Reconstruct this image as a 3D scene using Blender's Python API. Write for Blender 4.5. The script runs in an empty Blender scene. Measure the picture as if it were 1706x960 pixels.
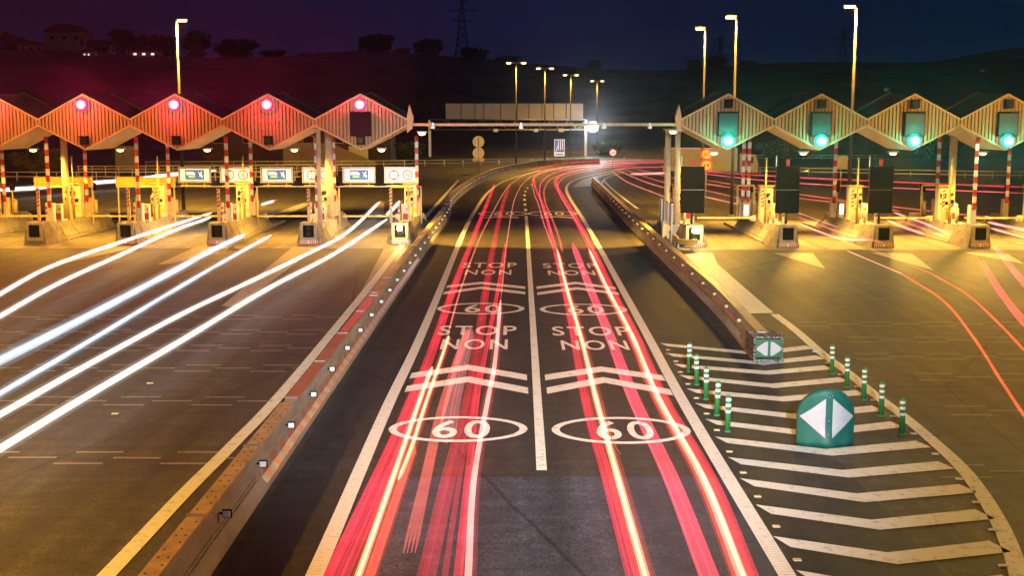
import bpy, bmesh, math, random
from mathutils import Vector, Matrix
random.seed(7)
R = math.radians
sc = bpy.context.scene
C = sc.collection

# ------------------------------------------------------------------ camera (photo 1706 x 960)
FPX, CX, CY, CAMZ = 2000.0, 853.0, 480.0, 7.0
PITCH = math.atan(285 / FPX)
PSI = math.atan(9 / FPX * math.cos(PITCH))
cam = bpy.data.cameras.new('camera'); camo = bpy.data.objects.new('camera', cam); C.objects.link(camo)
cam.sensor_fit = 'HORIZONTAL'; cam.sensor_width = 36; cam.lens = 36 * FPX / 1706
cam.clip_start = .1; cam.clip_end = 5000
camo.location = (0, 0, CAMZ); camo.rotation_euler = (R(90) - PITCH, 0, PSI)
sc.camera = camo
_M = camo.rotation_euler.to_matrix()
def ray(x, y): return _M @ Vector(((x - CX) / FPX, -(y - CY) / FPX, -1))
def G(x, y, z=0.0):                 # photograph pixel -> point on the horizontal plane z
    r = ray(x, y); t = (z - CAMZ) / r.z
    return Vector((r.x * t, r.y * t, z))
def A(x, y, Y):                     # photograph pixel -> point at the distance Y
    r = ray(x, y); t = Y / r.y
    return Vector((r.x * t, Y, CAMZ + r.z * t))

# ------------------------------------------------------------------ helpers: objects
def tag(o, label=None, cat=None, group=None, kind=None):
    if label: o['label'] = label
    if cat: o['category'] = cat
    if group: o['group'] = group
    if kind: o['kind'] = kind
    return o
def empty(name, loc=(0, 0, 0), rz=0, label=None, cat=None, group=None):
    o = bpy.data.objects.new(name, None); C.objects.link(o)
    o.location = loc; o.rotation_euler = (0, 0, rz); o.empty_display_size = .2
    return tag(o, label, cat, group)
def kids(o): return [c for c in bpy.data.objects if c.parent == o]
def dup(o, loc=None, rz=None, label=None, parent=None):
    c = o.copy(); C.objects.link(c)
    if parent: c.parent = parent
    if loc is not None: c.location = loc
    if rz is not None: c.rotation_euler = (0, 0, rz)
    if label: c['label'] = label
    for ch in kids(o): dup(ch, parent=c)
    return c

class MB:
    def __init__(s): s.bm = bmesh.new()
    def mat(s, i):
        return s
    def poly(s, pts, mi=0):
        f = s.bm.faces.new([s.bm.verts.new(p) for p in pts]); f.material_index = mi; return s
    def box(s, c, d, mi=0, rz=0, bev=0, rot=None):
        m = (Matrix.Translation(c) @ (rot.to_4x4() if rot else Matrix.Rotation(rz, 4, 'Z')) @ Matrix.Diagonal((*d, 1)))
        r = bmesh.ops.create_cube(s.bm, size=1, matrix=m)
        fs = {f for v in r['verts'] for f in v.link_faces}
        for f in fs: f.material_index = mi
        if bev:
            es = list({e for v in r['verts'] for e in v.link_edges})
            b = bmesh.ops.bevel(s.bm, geom=es, offset=bev, segments=2, affect='EDGES', profile=.6)
            for f in b['faces']: f.material_index = mi
        return s
    def tube(s, pts, rads, mi=0, n=8, cap=True):
        pts = [Vector(p) for p in pts]
        if not isinstance(rads, (list, tuple)): rads = [rads] * len(pts)
        rings = []
        for i, p in enumerate(pts):
            t = (pts[min(i + 1, len(pts) - 1)] - pts[max(i - 1, 0)]).normalized()
            a = Vector((0, 0, 1)) if abs(t.z) < .9 else Vector((1, 0, 0))
            u = t.cross(a).normalized(); w = u.cross(t)
            rings.append([s.bm.verts.new(p + (u * math.cos(k * 2 * math.pi / n) + w * math.sin(k * 2 * math.pi / n)) * rads[i]) for k in range(n)])
        for a, b in zip(rings, rings[1:]):
            for k in range(n):
                f = s.bm.faces.new((a[k], a[(k + 1) % n], b[(k + 1) % n], b[k])); f.material_index = mi; f.smooth = True
        if cap:
            for q in (rings[0][::-1], rings[-1]):
                f = s.bm.faces.new(q); f.material_index = mi
        return s
    def lathe(s, prof, c=(0, 0, 0), mi=0, n=16, mis=None):
        c = Vector(c); rings = []
        for r, z in prof:
            rings.append([s.bm.verts.new(c + Vector((r * math.cos(k * 2 * math.pi / n), r * math.sin(k * 2 * math.pi / n), z))) for k in range(n)])
        for i, (a, b) in enumerate(zip(rings, rings[1:])):
            for k in range(n):
                f = s.bm.faces.new((a[k], a[(k + 1) % n], b[(k + 1) % n], b[k])); f.smooth = True
                f.material_index = mis[i] if mis else mi
        for q in (rings[0][::-1], rings[-1]): s.bm.faces.new(q).material_index = mi
        return s
    def prism(s, pts, y0, y1, mi=0):            # outline in x,z pushed along y
        a = [s.bm.verts.new((x, y0, z)) for x, z in pts]; b = [s.bm.verts.new((x, y1, z)) for x, z in pts]
        n = len(pts)
        for q in (a, b[::-1]): s.bm.faces.new(q).material_index = mi
        for k in range(n):
            s.bm.faces.new((a[k], b[k], b[(k + 1) % n], a[(k + 1) % n])).material_index = mi
        return s
    def loft(s, rings, mi=0, cap=True, closed=True, smooth=False):
        rv = [[s.bm.verts.new(p) for p in r] for r in rings]
        for a, b in zip(rv, rv[1:]):
            n = len(a)
            for k in range(n if closed else n - 1):
                f = s.bm.faces.new((a[k], a[(k + 1) % n], b[(k + 1) % n], b[k])); f.material_index = mi; f.smooth = smooth
        if cap:
            for q in (rv[0][::-1], rv[-1]): s.bm.faces.new(q).material_index = mi
        return s
    def disc(s, c, r, y_dir=True, mi=0, n=24, th=.02, sx=1.0):   # a disc facing -y
        pts = [(c[0] + r * sx * math.cos(k * 2 * math.pi / n), c[2] + r * math.sin(k * 2 * math.pi / n)) for k in range(n)]
        return s.prism(pts, c[1] - th, c[1], mi)
    def build(s, name, m, parent=None, loc=None):
        bmesh.ops.recalc_face_normals(s.bm, faces=s.bm.faces)
        me = bpy.data.meshes.new(name); s.bm.to_mesh(me); s.bm.free()
        for x in (m if isinstance(m, (list, tuple)) else [m]): me.materials.append(x)
        o = bpy.data.objects.new(name, me); C.objects.link(o)
        if parent: o.parent = parent
        if loc is not None: o.location = loc
        return o

def smooth_path(pts, k=8):
    pts = [Vector(p) for p in pts]
    if len(pts) < 3: return pts
    P = [pts[0] * 2 - pts[1]] + pts + [pts[-1] * 2 - pts[-2]]
    out = []
    for i in range(1, len(P) - 2):
        a, b, c, d = P[i - 1:i + 3]
        for j in range(k):
            t = j / k
            out.append(.5 * ((2 * b) + (c - a) * t + (2 * a - 5 * b + 4 * c - d) * t * t + (3 * b - a - 3 * c + d) * t ** 3))
    return out + [pts[-1]]
def sides(path):
    out = []
    for i in range(len(path)):
        t = path[min(i + 1, len(path) - 1)] - path[max(i - 1, 0)]
        t = Vector((t.x, t.y, 0)).normalized(); out.append(Vector((t.y, -t.x, 0)))   # right-hand side
    return out
def ribbon(mb, path, w, z, mi=0):
    path = [Vector(p) for p in path]; sd = sides(path)
    a = [mb.bm.verts.new((*(p - n * w / 2).xy, z)) for p, n in zip(path, sd)]
    b = [mb.bm.verts.new((*(p + n * w / 2).xy, z)) for p, n in zip(path, sd)]
    for i in range(len(path) - 1):
        mb.bm.faces.new((a[i], b[i], b[i + 1], a[i + 1])).material_index = mi
def sweep(mb, path, prof, mi=0):                 # prof = (side offset, z) closed
    path = [Vector(p) for p in path]; sd = sides(path)
    mb.loft([[Vector((p.x, p.y, 0)) + n * o + Vector((0, 0, z)) for o, z in prof] for p, n in zip(path, sd)], mi)

def text_verts(txt, bold=.0):
    cu = bpy.data.curves.new('t', 'FONT'); cu.body = txt; cu.size = 1; cu.offset = bold; cu.resolution_u = 4; cu.space_character = 1.18
    cu.align_x = 'LEFT'
    o = bpy.data.objects.new('t', cu); C.objects.link(o)
    dg = bpy.context.evaluated_depsgraph_get()
    me = bpy.data.meshes.new_from_object(o.evaluated_get(dg))
    bpy.data.objects.remove(o)
    vs = [Vector(v.co) for v in me.vertices]; fs = [list(p.vertices) for p in me.polygons]
    bpy.data.meshes.remove(me)
    x0 = min(v.x for v in vs); x1 = max(v.x for v in vs); y0 = min(v.y for v in vs); y1 = max(v.y for v in vs)
    return [((v.x - x0) / (x1 - x0), (v.y - y0) / (y1 - y0)) for v in vs], fs
def text_on_road(mb, txt, x0, x1, y0, y1, z, bold=.02):
    vs, fs = text_verts(txt, bold)
    V = [mb.bm.verts.new((x0 + (x1 - x0) * a, y0 + (y1 - y0) * b, z)) for a, b in vs]
    for f in fs:
        try: mb.bm.faces.new([V[i] for i in f])
        except ValueError: pass
def text_upright(mb, txt, x0, x1, z0, z1, y, mi=0, bold=.02):
    vs, fs = text_verts(txt, bold)
    V = [mb.bm.verts.new((x0 + (x1 - x0) * a, y, z0 + (z1 - z0) * b)) for a, b in vs]
    for f in fs:
        try: mb.bm.faces.new([V[i] for i in f]).material_index = mi
        except ValueError: pass

# ------------------------------------------------------------------ helpers: materials
def mat(name, col, rough=.6, metal=0., var=.25, scale=6., bump=.0, bscale=40., spec=.5, col2=None, stretch=(1, 1, 1), det=6):
    m = bpy.data.materials.new(name); m.use_nodes = True; nt = m.node_tree; N = nt.nodes; L = nt.links
    b = N['Principled BSDF']; b.inputs['Roughness'].default_value = rough; b.inputs['Metallic'].default_value = metal
    b.inputs['Specular IOR Level'].default_value = spec
    tc = N.new('ShaderNodeTexCoord'); mp = N.new('ShaderNodeMapping'); mp.inputs['Scale'].default_value = stretch
    L.new(tc.outputs['Object'], mp.inputs['Vector'])
    nz = N.new('ShaderNodeTexNoise'); nz.inputs['Scale'].default_value = scale; nz.inputs['Detail'].default_value = det
    nz.inputs['Roughness'].default_value = .65
    L.new(mp.outputs[0], nz.inputs['Vector'])
    cr = N.new('ShaderNodeValToRGB'); L.new(nz.outputs['Fac'], cr.inputs[0])
    c2 = col2 or tuple(min(1, c * (1 + var)) for c in col); c1 = tuple(c * (1 - var) for c in col)
    cr.color_ramp.elements[0].position = .3; cr.color_ramp.elements[1].position = .7
    cr.color_ramp.elements[0].color = (*c1, 1); cr.color_ramp.elements[1].color = (*c2, 1)
    L.new(cr.outputs[0], b.inputs['Base Color'])
    if bump:
        n2 = N.new('ShaderNodeTexNoise'); n2.inputs['Scale'].default_value = bscale; n2.inputs['Detail'].default_value = 4
        L.new(tc.outputs['Object'], n2.inputs['Vector'])
        bp = N.new('ShaderNodeBump'); bp.inputs['Strength'].default_value = bump; bp.inputs['Distance'].default_value = .02
        L.new(n2.outputs['Fac'], bp.inputs['Height']); L.new(bp.outputs[0], b.inputs['Normal'])
    return m
def asphalt(name, col, rough, patch=.35):
    m = bpy.data.materials.new(name); m.use_nodes = True; nt = m.node_tree; N = nt.nodes; L = nt.links
    b = N['Principled BSDF']; tc = N.new('ShaderNodeTexCoord')
    def noise(s, d=5, st=(1, 1, 1)):
        mp = N.new('ShaderNodeMapping'); mp.inputs['Scale'].default_value = st; L.new(tc.outputs['Object'], mp.inputs[0])
        n = N.new('ShaderNodeTexNoise'); n.inputs['Scale'].default_value = s; n.inputs['Detail'].default_value = d
        L.new(mp.outputs[0], n.inputs['Vector']); return n.outputs['Fac']
    def math_(op, a, v):
        n = N.new('ShaderNodeMath'); n.operation = op
        for i, q in enumerate((a, v)):
            if isinstance(q, (int, float)): n.inputs[i].default_value = q
            else: L.new(q, n.inputs[i])
        return n.outputs[0]
    grain = noise(30, 3); big = noise(.35, 6); streak = noise(1.6, 5, (1, .045, 1)); blot = noise(2.2, 6)
    f = math_('ADD', math_('MULTIPLY', math_('SUBTRACT', grain, .5), 3.2), 1.0)
    f = math_('MULTIPLY', f, math_('ADD', math_('MULTIPLY', math_('SUBTRACT', noise(9, 4), .5), 1.3), 1))
    f = math_('MULTIPLY', f, math_('ADD', math_('MULTIPLY', math_('SUBTRACT', noise(3.0, 4, (.06, 1, 1)), .5), .9), 1))
    f = math_('MAXIMUM', f, .15)
    f = math_('MULTIPLY', f, math_('ADD', math_('MULTIPLY', math_('SUBTRACT', big, .5), patch * 2), 1))
    f = math_('MULTIPLY', f, math_('ADD', math_('MULTIPLY', math_('SUBTRACT', streak, .5), 1.7), 1))
    f = math_('MULTIPLY', f, math_('ADD', math_('MULTIPLY', math_('SUBTRACT', blot, .5), 1.2), 1))
    # tar-sealed cracks
    vo = N.new('ShaderNodeTexVoronoi'); vo.feature = 'DISTANCE_TO_EDGE'; vo.inputs['Scale'].default_value = .11
    mp = N.new('ShaderNodeMapping'); mp.inputs['Scale'].default_value = (1, .45, 1); L.new(tc.outputs['Object'], mp.inputs[0])
    wn = N.new('ShaderNodeTexNoise'); wn.inputs['Scale'].default_value = .8; L.new(mp.outputs[0], wn.inputs['Vector'])
    mx = N.new('ShaderNodeMixRGB'); mx.inputs[0].default_value = .12; L.new(mp.outputs[0], mx.inputs[1]); L.new(wn.outputs['Color'], mx.inputs[2])
    L.new(mx.outputs[0], vo.inputs['Vector'])
    crack = math_('GREATER_THAN', vo.outputs['Distance'], .0035)
    f = math_('MULTIPLY', f, math_('ADD', math_('MULTIPLY', crack, .45), .55))
    cc = N.new('ShaderNodeMixRGB'); cc.blend_type = 'MULTIPLY'; cc.inputs[0].default_value = 1; cc.inputs[1].default_value = (*col, 1)
    cmb = N.new('ShaderNodeCombineColor')
    for i in range(3): L.new(f, cmb.inputs[i])
    L.new(cmb.outputs[0], cc.inputs[2]); L.new(cc.outputs[0], b.inputs['Base Color'])
    rr = math_('ADD', math_('MULTIPLY', big, .25), rough - .12); L.new(rr, b.inputs['Roughness'])
    b.inputs['Specular IOR Level'].default_value = .4
    bp = N.new('ShaderNodeBump'); bp.inputs['Strength'].default_value = .5; bp.inputs['Distance'].default_value = .012
    L.new(noise(55, 2), bp.inputs['Height']); L.new(bp.outputs[0], b.inputs['Normal'])
    return m
def paint(name, col, wear=.5, scale=9, rough=.55):      # road paint worn through to asphalt
    m = mat(name, col, rough, var=.0, scale=scale, bump=.25, bscale=60)
    cr = [n for n in m.node_tree.nodes if n.type == 'VALTORGB'][0].color_ramp
    cr.elements[0].color = (col[0] * wear, col[1] * wear, col[2] * wear, 1); cr.elements[1].color = (*col, 1)
    cr.elements[0].position = .3; cr.elements[1].position = .47
    return m
def ribbed(m, per=.055):
    nt = m.node_tree; N = nt.nodes; L = nt.links; b = N['Principled BSDF']; src = b.inputs['Base Color'].links[0].from_socket
    tc = N.new('ShaderNodeTexCoord'); sp = N.new('ShaderNodeSeparateXYZ'); L.new(tc.outputs['Object'], sp.inputs[0])
    md = N.new('ShaderNodeMath'); md.operation = 'PINGPONG'; md.inputs[1].default_value = per; L.new(sp.outputs['Y'], md.inputs[0])
    gt = N.new('ShaderNodeMath'); gt.operation = 'LESS_THAN'; gt.inputs[1].default_value = per * .22; L.new(md.outputs[0], gt.inputs[0])
    mx = N.new('ShaderNodeMixRGB'); mx.blend_type = 'MULTIPLY'; mx.inputs[2].default_value = (.8, .78, .74, 1); L.new(gt.outputs[0], mx.inputs[0]); L.new(src, mx.inputs[1])
    L.new(mx.outputs[0], b.inputs['Base Color']); return m
def striped(m, per, col):
    nt = m.node_tree; N = nt.nodes; L = nt.links; b = N['Principled BSDF']; src = b.inputs['Base Color'].links[0].from_socket
    tc = N.new('ShaderNodeTexCoord'); sp = N.new('ShaderNodeSeparateXYZ'); L.new(tc.outputs['Object'], sp.inputs[0])
    ad = N.new('ShaderNodeMath'); ad.operation = 'ADD'; L.new(sp.outputs['Y'], ad.inputs[0]); L.new(sp.outputs['Z'], ad.inputs[1])
    md = N.new('ShaderNodeMath'); md.operation = 'PINGPONG'; md.inputs[1].default_value = per; L.new(ad.outputs[0], md.inputs[0])
    gt = N.new('ShaderNodeMath'); gt.operation = 'LESS_THAN'; gt.inputs[1].default_value = per * .5; L.new(md.outputs[0], gt.inputs[0])
    mx = N.new('ShaderNodeMixRGB'); mx.inputs[2].default_value = (*col, 1); L.new(gt.outputs[0], mx.inputs[0]); L.new(src, mx.inputs[1])
    L.new(mx.outputs[0], b.inputs['Base Color']); return m
def emit(name, col, st):
    m = bpy.data.materials.new(name); m.use_nodes = True; nt = m.node_tree; nt.nodes.clear()
    e = nt.nodes.new('ShaderNodeEmission'); e.inputs[0].default_value = (*col, 1); e.inputs[1].default_value = st
    o = nt.nodes.new('ShaderNodeOutputMaterial'); nt.links.new(e.outputs[0], o.inputs[0]); return m
def glowtube(name, col, st, fleck=.35):                  # light that lets what is behind it show through
    m = bpy.data.materials.new(name); m.use_nodes = True; nt = m.node_tree; nt.nodes.clear(); N = nt.nodes; L = nt.links
    e = N.new('ShaderNodeEmission'); e.inputs[0].default_value = (*col, 1)
    tc = N.new('ShaderNodeTexCoord'); nz = N.new('ShaderNodeTexNoise'); nz.inputs['Scale'].default_value = .35; nz.inputs['Detail'].default_value = 3
    L.new(tc.outputs['Object'], nz.inputs['Vector'])
    mr = N.new('ShaderNodeMapRange'); mr.inputs['From Min'].default_value = .3; mr.inputs['From Max'].default_value = .7
    mr.inputs['To Min'].default_value = st * (1 - fleck); mr.inputs['To Max'].default_value = st * (1 + fleck)
    L.new(nz.outputs['Fac'], mr.inputs['Value']); L.new(mr.outputs[0], e.inputs[1])
    t = N.new('ShaderNodeBsdfTransparent'); a = N.new('ShaderNodeAddShader'); o = N.new('ShaderNodeOutputMaterial')
    L.new(e.outputs[0], a.inputs[0]); L.new(t.outputs[0], a.inputs[1]); L.new(a.outputs[0], o.inputs[0]); return m

SOD = (1.0, .5, .06)      # sodium lamp
M = dict(
    road=asphalt('asphalt', (.062, .056, .05), .62), patch=asphalt('fresh_asphalt', (.04, .045, .068), .6, .15),
    express=asphalt('express_asphalt', (.036, .033, .032), .62, .2),
    apron=asphalt('concrete_apron', (.2, .185, .155), .6, .5),
    white=paint('road_paint', (.78, .77, .73), .5, 5), worn=paint('worn_paint', (.3, .28, .25), .35, 5), faint=paint('faint_paint', (.16, .145, .12), .5, 5),
    concrete=mat('concrete', (.36, .33, .28), .8, var=.3, scale=3, bump=.3, bscale=30),
    dirty=mat('dirty_concrete', (.24, .21, .18), .85, var=.45, scale=2.2, bump=.35, bscale=25),
    barrier=mat('barrier_concrete', (.25, .24, .235), .75, var=.4, scale=1.3, bump=.3, bscale=18, stretch=(1, .35, 1.6)),
    capmetal=mat('barrier_cap', (.42, .3, .2), .45, .35, var=.35, scale=2.5, bump=.15),
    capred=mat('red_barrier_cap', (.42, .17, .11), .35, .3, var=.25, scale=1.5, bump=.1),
    hole=mat('dark_hole', (.01, .01, .01), .9, var=.1),
    refl=mat('white_reflector', (.85, .86, .9), .25, var=.06), amber=mat('amber_reflector', (.6, .5, .28), .25, var=.06),
    steel=mat('galvanised_steel', (.42, .42, .42), .42, .8, var=.25, scale=12, bump=.05),
    dsteel=mat('dark_steel', (.06, .06, .065), .5, .5, var=.3, scale=8),
    yellow=mat('yellow_paint', (.62, .43, .1), .5, var=.25, scale=9, bump=.08), cream=mat('cream_paint', (.62, .52, .36), .5, var=.18, scale=4, bump=.06),
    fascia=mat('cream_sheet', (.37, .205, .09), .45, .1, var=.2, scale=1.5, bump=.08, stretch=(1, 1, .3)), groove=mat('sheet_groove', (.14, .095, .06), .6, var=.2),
    trim=mat('canopy_trim', (.5, .31, .15), .45, .1, var=.15), roof=mat('roof_sheet', (.018, .016, .015), .8, .0, var=.3, scale=2), soffit=mat('soffit_sheet', (.72, .56, .36), .5, var=.15, scale=2),
    red=mat('red_paint', (.5, .025, .03), .45, var=.2, scale=10), whitep=mat('white_paint', (.78, .76, .72), .45, var=.1, scale=8),
    green=mat('green_plastic', (.03, .2, .06), .42, var=.2, scale=14), teal=mat('teal_plastic', (.004, .1, .08), .55, var=.15, scale=5, bump=.05),
    dgreen=mat('dark_green_board', (.02, .12, .05), .5, var=.2), black=mat('black_panel', (.008, .0075, .0075), .8, var=.3, scale=5, spec=.15), rubber=mat('rubber', (.02, .02, .02), .8, var=.3),
    cush=mat('battered_steel', (.2, .19, .18), .5, .75, var=.6, scale=9, bump=.4, bscale=22),
    dpole=mat('weathered_pole', (.055, .053, .05), .55, .3, var=.25, scale=5),
    sheet=mat('retroreflective_sheet', (.44, .44, .47), .35, var=.06, scale=5),
    grass=mat('hill_grass', (.05, .06, .03), .95, var=.6, scale=.09, bump=.6, bscale=2.5, col2=(.11, .11, .06)),
    bark=mat('bark', (.07, .05, .035), .9, var=.3), leaf=mat('leaves', (.035, .055, .02), .75, var=.5, scale=.8), leaf2=mat('dry_leaves', (.10, .1, .03), .75, var=.45, scale=3),
    wallp=mat('pale_render', (.34, .3, .26), .85, var=.2, scale=.8), walld=mat('dark_cladding', (.06, .05, .045), .7, var=.3, scale=2, stretch=(4, 4, .2)), tile=mat('roof_tiles', (.16, .07, .04), .8, var=.3, scale=4),
    glass=mat('dark_glass', (.02, .022, .028), .12, var=.2), lorry=mat('lorry_box', (.35, .33, .33), .5, var=.1, scale=1.5),
    panelback=mat('panel_back', (.26, .26, .31), .5, .3, var=.12, scale=1.2), blue=mat('blue_sign', (.02, .16, .5), .45, var=.1),
    lens_off=mat('unlit_lens', (.012, .02, .02), .2, var=.2), ledoff=mat('led_matrix_panel', (.012, .05, .045), .45, var=.3, scale=22),
)
M['rib'] = ribbed(paint('ribbed_road_paint', (.78, .77, .73), .62)); M['delin'] = striped(mat('delineator_strip', (.34, .32, .31), .4, .2, var=.3, scale=4), .42, (.42, .17, .15))
# signs lit from inside
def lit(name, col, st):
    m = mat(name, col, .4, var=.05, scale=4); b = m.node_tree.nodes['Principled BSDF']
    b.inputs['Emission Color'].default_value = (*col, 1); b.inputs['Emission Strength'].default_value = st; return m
M['litwhite'] = lit('lit_sign_face', (.85, .82, .85), .55); M['litblue'] = lit('lit_blue', (.03, .15, .55), .45)
M['litred'] = lit('lit_red', (.55, .03, .05), .35); M['litgreen'] = lit('lit_green', (.1, .35, .05), .4); M['inkd'] = mat('dark_ink', (.04, .03, .05), .5)
M['sodium'] = emit('sodium_lamp', (1, .6, .2), 12); M['sodium_soft'] = emit('sodium_lamp_far', (1, .6, .17), 10); M['whitelamp'] = emit('white_flood', (.85, .95, 1), 60)
M['redcore'] = emit('red_core', (1, .45, .5), 8); M['redlamp'] = emit('red_lamp', (1, .12, .17), 3); M['redrim'] = emit('red_rim', (1, .01, .07), 2.5)
M['greencore'] = emit('green_core', (.6, 1, .95), 6); M['greenlamp'] = emit('green_lamp', (.2, 1, .85), 2.2); M['greenrim'] = emit('green_rim', (.0, 1, .66), 1.2); M['warmlamp'] = emit('warm_lamp', (1, .7, .25), 25)
M['screen'] = emit('lit_screen', (1, .9, .7), 3); M['window_lit'] = emit('lit_window', (1, .85, .75), 1.2)

def lamp(kind, name, loc, power, col=SOD, parent=None, size=.15, angle=150, blend=.6, target=None):
    l = bpy.data.lights.new(name, kind); l.energy = power; l.color = col
    if kind in ('POINT', 'SPOT'): l.shadow_soft_size = size
    if kind == 'SPOT': l.spot_size = R(angle); l.spot_blend = blend
    o = bpy.data.objects.new(name, l); C.objects.link(o); o.location = loc
    if target is not None: o.rotation_euler = (Vector(target) - Vector(loc)).to_track_quat('-Z', 'Y').to_euler()
    if parent: o.parent = parent
    return o

# ================================================================== SETTING
SKY = [(-400, 92), (0, 88), (100, 86), (200, 93), (330, 99), (420, 101), (500, 98), (600, 89), (700, 93), (800, 101), (880, 108), (1000, 118), (1100, 120),
       (1200, 113), (1300, 106), (1400, 106), (1500, 108), (1560, 101), (1620, 91), (1706, 77), (2100, 60)]
def interp(t, x):
    if x <= t[0][0]: return t[0][1]
    for (a, b), (c, d) in zip(t, t[1:]):
        if x <= c: return b + (d - b) * (x - a) / (c - a)
    return t[-1][1]
YC = 430.0
def ss(t): t = max(0, min(1, t)); return t * t * (3 - 2 * t)
def hill(x, y):
    px = 862 + x * 2000 / YC; H = 7 + (195 - interp(SKY, px)) * YC / 2000
    y0 = 232 if x > -10 else 232 - 55 * ss((-10 - x) / 40)
    if x > 95: y0 = 232 + (x - 95) * .3
    t = ss((y - y0) / (YC - y0))
    n = math.sin(x * .07 + 1) * math.cos(y * .05) + .5 * math.sin(x * .19 + y * .11)
    return -.06 + H * t + n * 1.0 * t * (1 - t) * 4 * .8 - max(0, y - YC) * .02
mb = MB(); nx, ny = 110, 90
xs = [-600 + 1200 * i / nx for i in range(nx + 1)]; ys = [-80 + 1600 * (j / ny) ** 1.35 for j in range(ny + 1)]
vv = [[mb.bm.verts.new((x, y, hill(x, y))) for x in xs] for y in ys]
for j in range(ny):
    for i in range(nx):
        f = mb.bm.faces.new((vv[j][i], vv[j][i + 1], vv[j + 1][i + 1], vv[j + 1][i])); f.smooth = True
tag(mb.build('ground', M['grass']), kind='structure')

road = MB().poly([(-62, -30, 0), (70, -30, 0), (82, 90, 0), (170, 150, 0), (240, 165, 0), (240, 215, 0), (60, 205, 0), (20, 199, 0), (-10, 178, 0), (-62, 150, 0)]).build('road', M['road'])
tag(road, kind='structure')
Z1, Z2, Z3 = .004, .008, .012
# darker express carriageway, the newer bluish patch, and the concrete lanes under the canopies
mb = MB(); mb.poly([(-4.6, 17, Z1), (-4.6, -30, Z1), (6.6, -30, Z1), (6.6, 60, Z1), (6.9, 100, Z1), (5.5, 120, Z1), (-3.5, 120, Z1), (-4.6, 90, Z1)]); mb.build('express_surface', M['express'], road)
yb = G(900, 795).y
MB().poly([(-2.95, -25, Z2), (4.0, -25, Z2), (4.0, yb, Z2), (-2.95, yb, Z2)]).build('fresh_patch', M['patch'], road)
MB().poly([(-42, 64.2, Z1), (-5.4, 64.2, Z1), (-5.4, 82, Z1), (-42, 82, Z1)]).build('concrete_lane', M['apron'], road)
MB().poly([(8.6, 63.6, Z1), (48, 63.6, Z1), (48, 82, Z1), (8.6, 82, Z1)]).build('concrete_lane', M['apron'], road)

def line(name, pts, w, m='white', z=Z3, k=8):
    mb = MB(); ribbon(mb, smooth_path([G(*p) for p in pts], k), w, z); return mb.build(name, M[m], road)
line('edge_line', [(490, 1010), (524, 960), (645, 680), (710, 540), (776, 380), (800, 338), (812, 322), (829, 308), (850, 298), (900, 284)], .28, 'rib')
line('edge_line', [(1340, 1010), (1311, 960), (1138, 670), (1060, 525), (980, 380), (952, 335), (944, 318), (946, 308), (958, 300), (985, 292), (1040, 281)], .28, 'rib')
line('centre_line', [(902.5, 785), (892, 610), (878, 380), (876.5, 360)], .21)
mb = MB()
for x, y in ((875.5, 350), (874.5, 341), (874, 333), (874, 325.5), (875.5, 319), (878.5, 313.5), (885, 308)):
    p = G(x, y); ribbon(mb, [p - Vector((0, 1.1, 0)), p + Vector((0, 1.1, 0))], .22, Z3)
mb.build('centre_dash', M['white'], road)
line('edge_line', [(120, 1010), (178, 960), (310, 820), (390, 740), (477, 647), (600, 497), (700, 372), (764, 300)], .3)
line('border_line', [(1290, 524), (1328, 553), (1370, 590), (1413, 622), (1455, 657), (1503, 693), (1544, 727), (1597, 775), (1633, 820), (1665, 873), (1684, 916), (1697, 958), (1704, 1000)], .3)
line('edge_line', [(1006, 318), (1003, 305), (1012, 296), (1040, 287)], .2)
line('edge_line', [(1063, 348), (1045, 335), (1020, 315), (1005, 300)], .2)
def area(name, pts, m='white', z=Z3): MB().poly([(*G(*p).xy, z) for p in pts]).build(name, M[m], road)
area('painted_nose', [(1140, 424), (1187, 422), (1196, 441), (1289, 522), (1250, 523)])
area('painted_nose', [(954, 312), (968, 300), (1000, 291), (1044, 282), (1030, 288), (1003, 294), (988, 303), (984, 310)], 'worn', Z2)
for p in ([(368, 511), (395, 511), (532, 410), (490, 410)], [(262, 441), (285, 440), (385, 410), (330, 410)], [(80, 444), (100, 441), (235, 410), (165, 410)], [(588, 512), (600, 512), (690, 414), (640, 414)],
          [(1288, 422), (1354, 422), (1375, 448)], [(1450, 421), (1519, 423), (1556, 451)], [(1606, 421), (1680, 424), (1706, 440)], [(440, 362), (470, 362), (521, 338), (505, 338)], [(598, 360), (640, 362), (640, 337), (628, 337)]):
    area('painted_nose', p, 'worn', Z2 + .002)
# chevrons between the two carriageways
for l, a, r in (((1104, 575), (1262, 590), (1350, 579)), ((1114, 592), (1270, 606), (1368, 596)), ((1127, 610), (1278, 622), (1382, 613)), ((1137, 629), (1288, 644), (1409, 633)), ((1150, 652), (1302, 666), (1436, 655)),
                ((1164, 677), (1325, 695), (1464, 681)), ((1182, 704), (1350, 724), (1496, 708)), ((1199, 734), (1381, 755), (1540, 741)), ((1221, 769), (1409, 791), (1578, 776)), ((1242, 805), (1434, 831), (1615, 815)),
                ((1269, 850), (1459, 876), (1643, 858)), ((1299, 904), (1487, 932), (1668, 912)), ((1338, 962), (1520, 995), (1690, 970))):
    mb = MB(); P = [G(*q) for q in (l, a, r)]; d = Vector((0, .26, 0))
    mb.poly([(*(P[0] - d + Vector((.12, 0, 0))).xy, Z3), (*(P[1] - d).xy, Z3), (*(P[1] + d).xy, Z3), (*(P[0] + d - Vector((.06, 0, 0))).xy, Z3)])
    mb.poly([(*(P[1] - d).xy, Z3), (*(P[2] - d + Vector((.06, 0, 0))).xy, Z3), (*(P[2] + d - Vector((.1, 0, 0))).xy, Z3), (*(P[1] + d).xy, Z3)])
    mb.build('chevron_stripe', M['white'], road)
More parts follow.
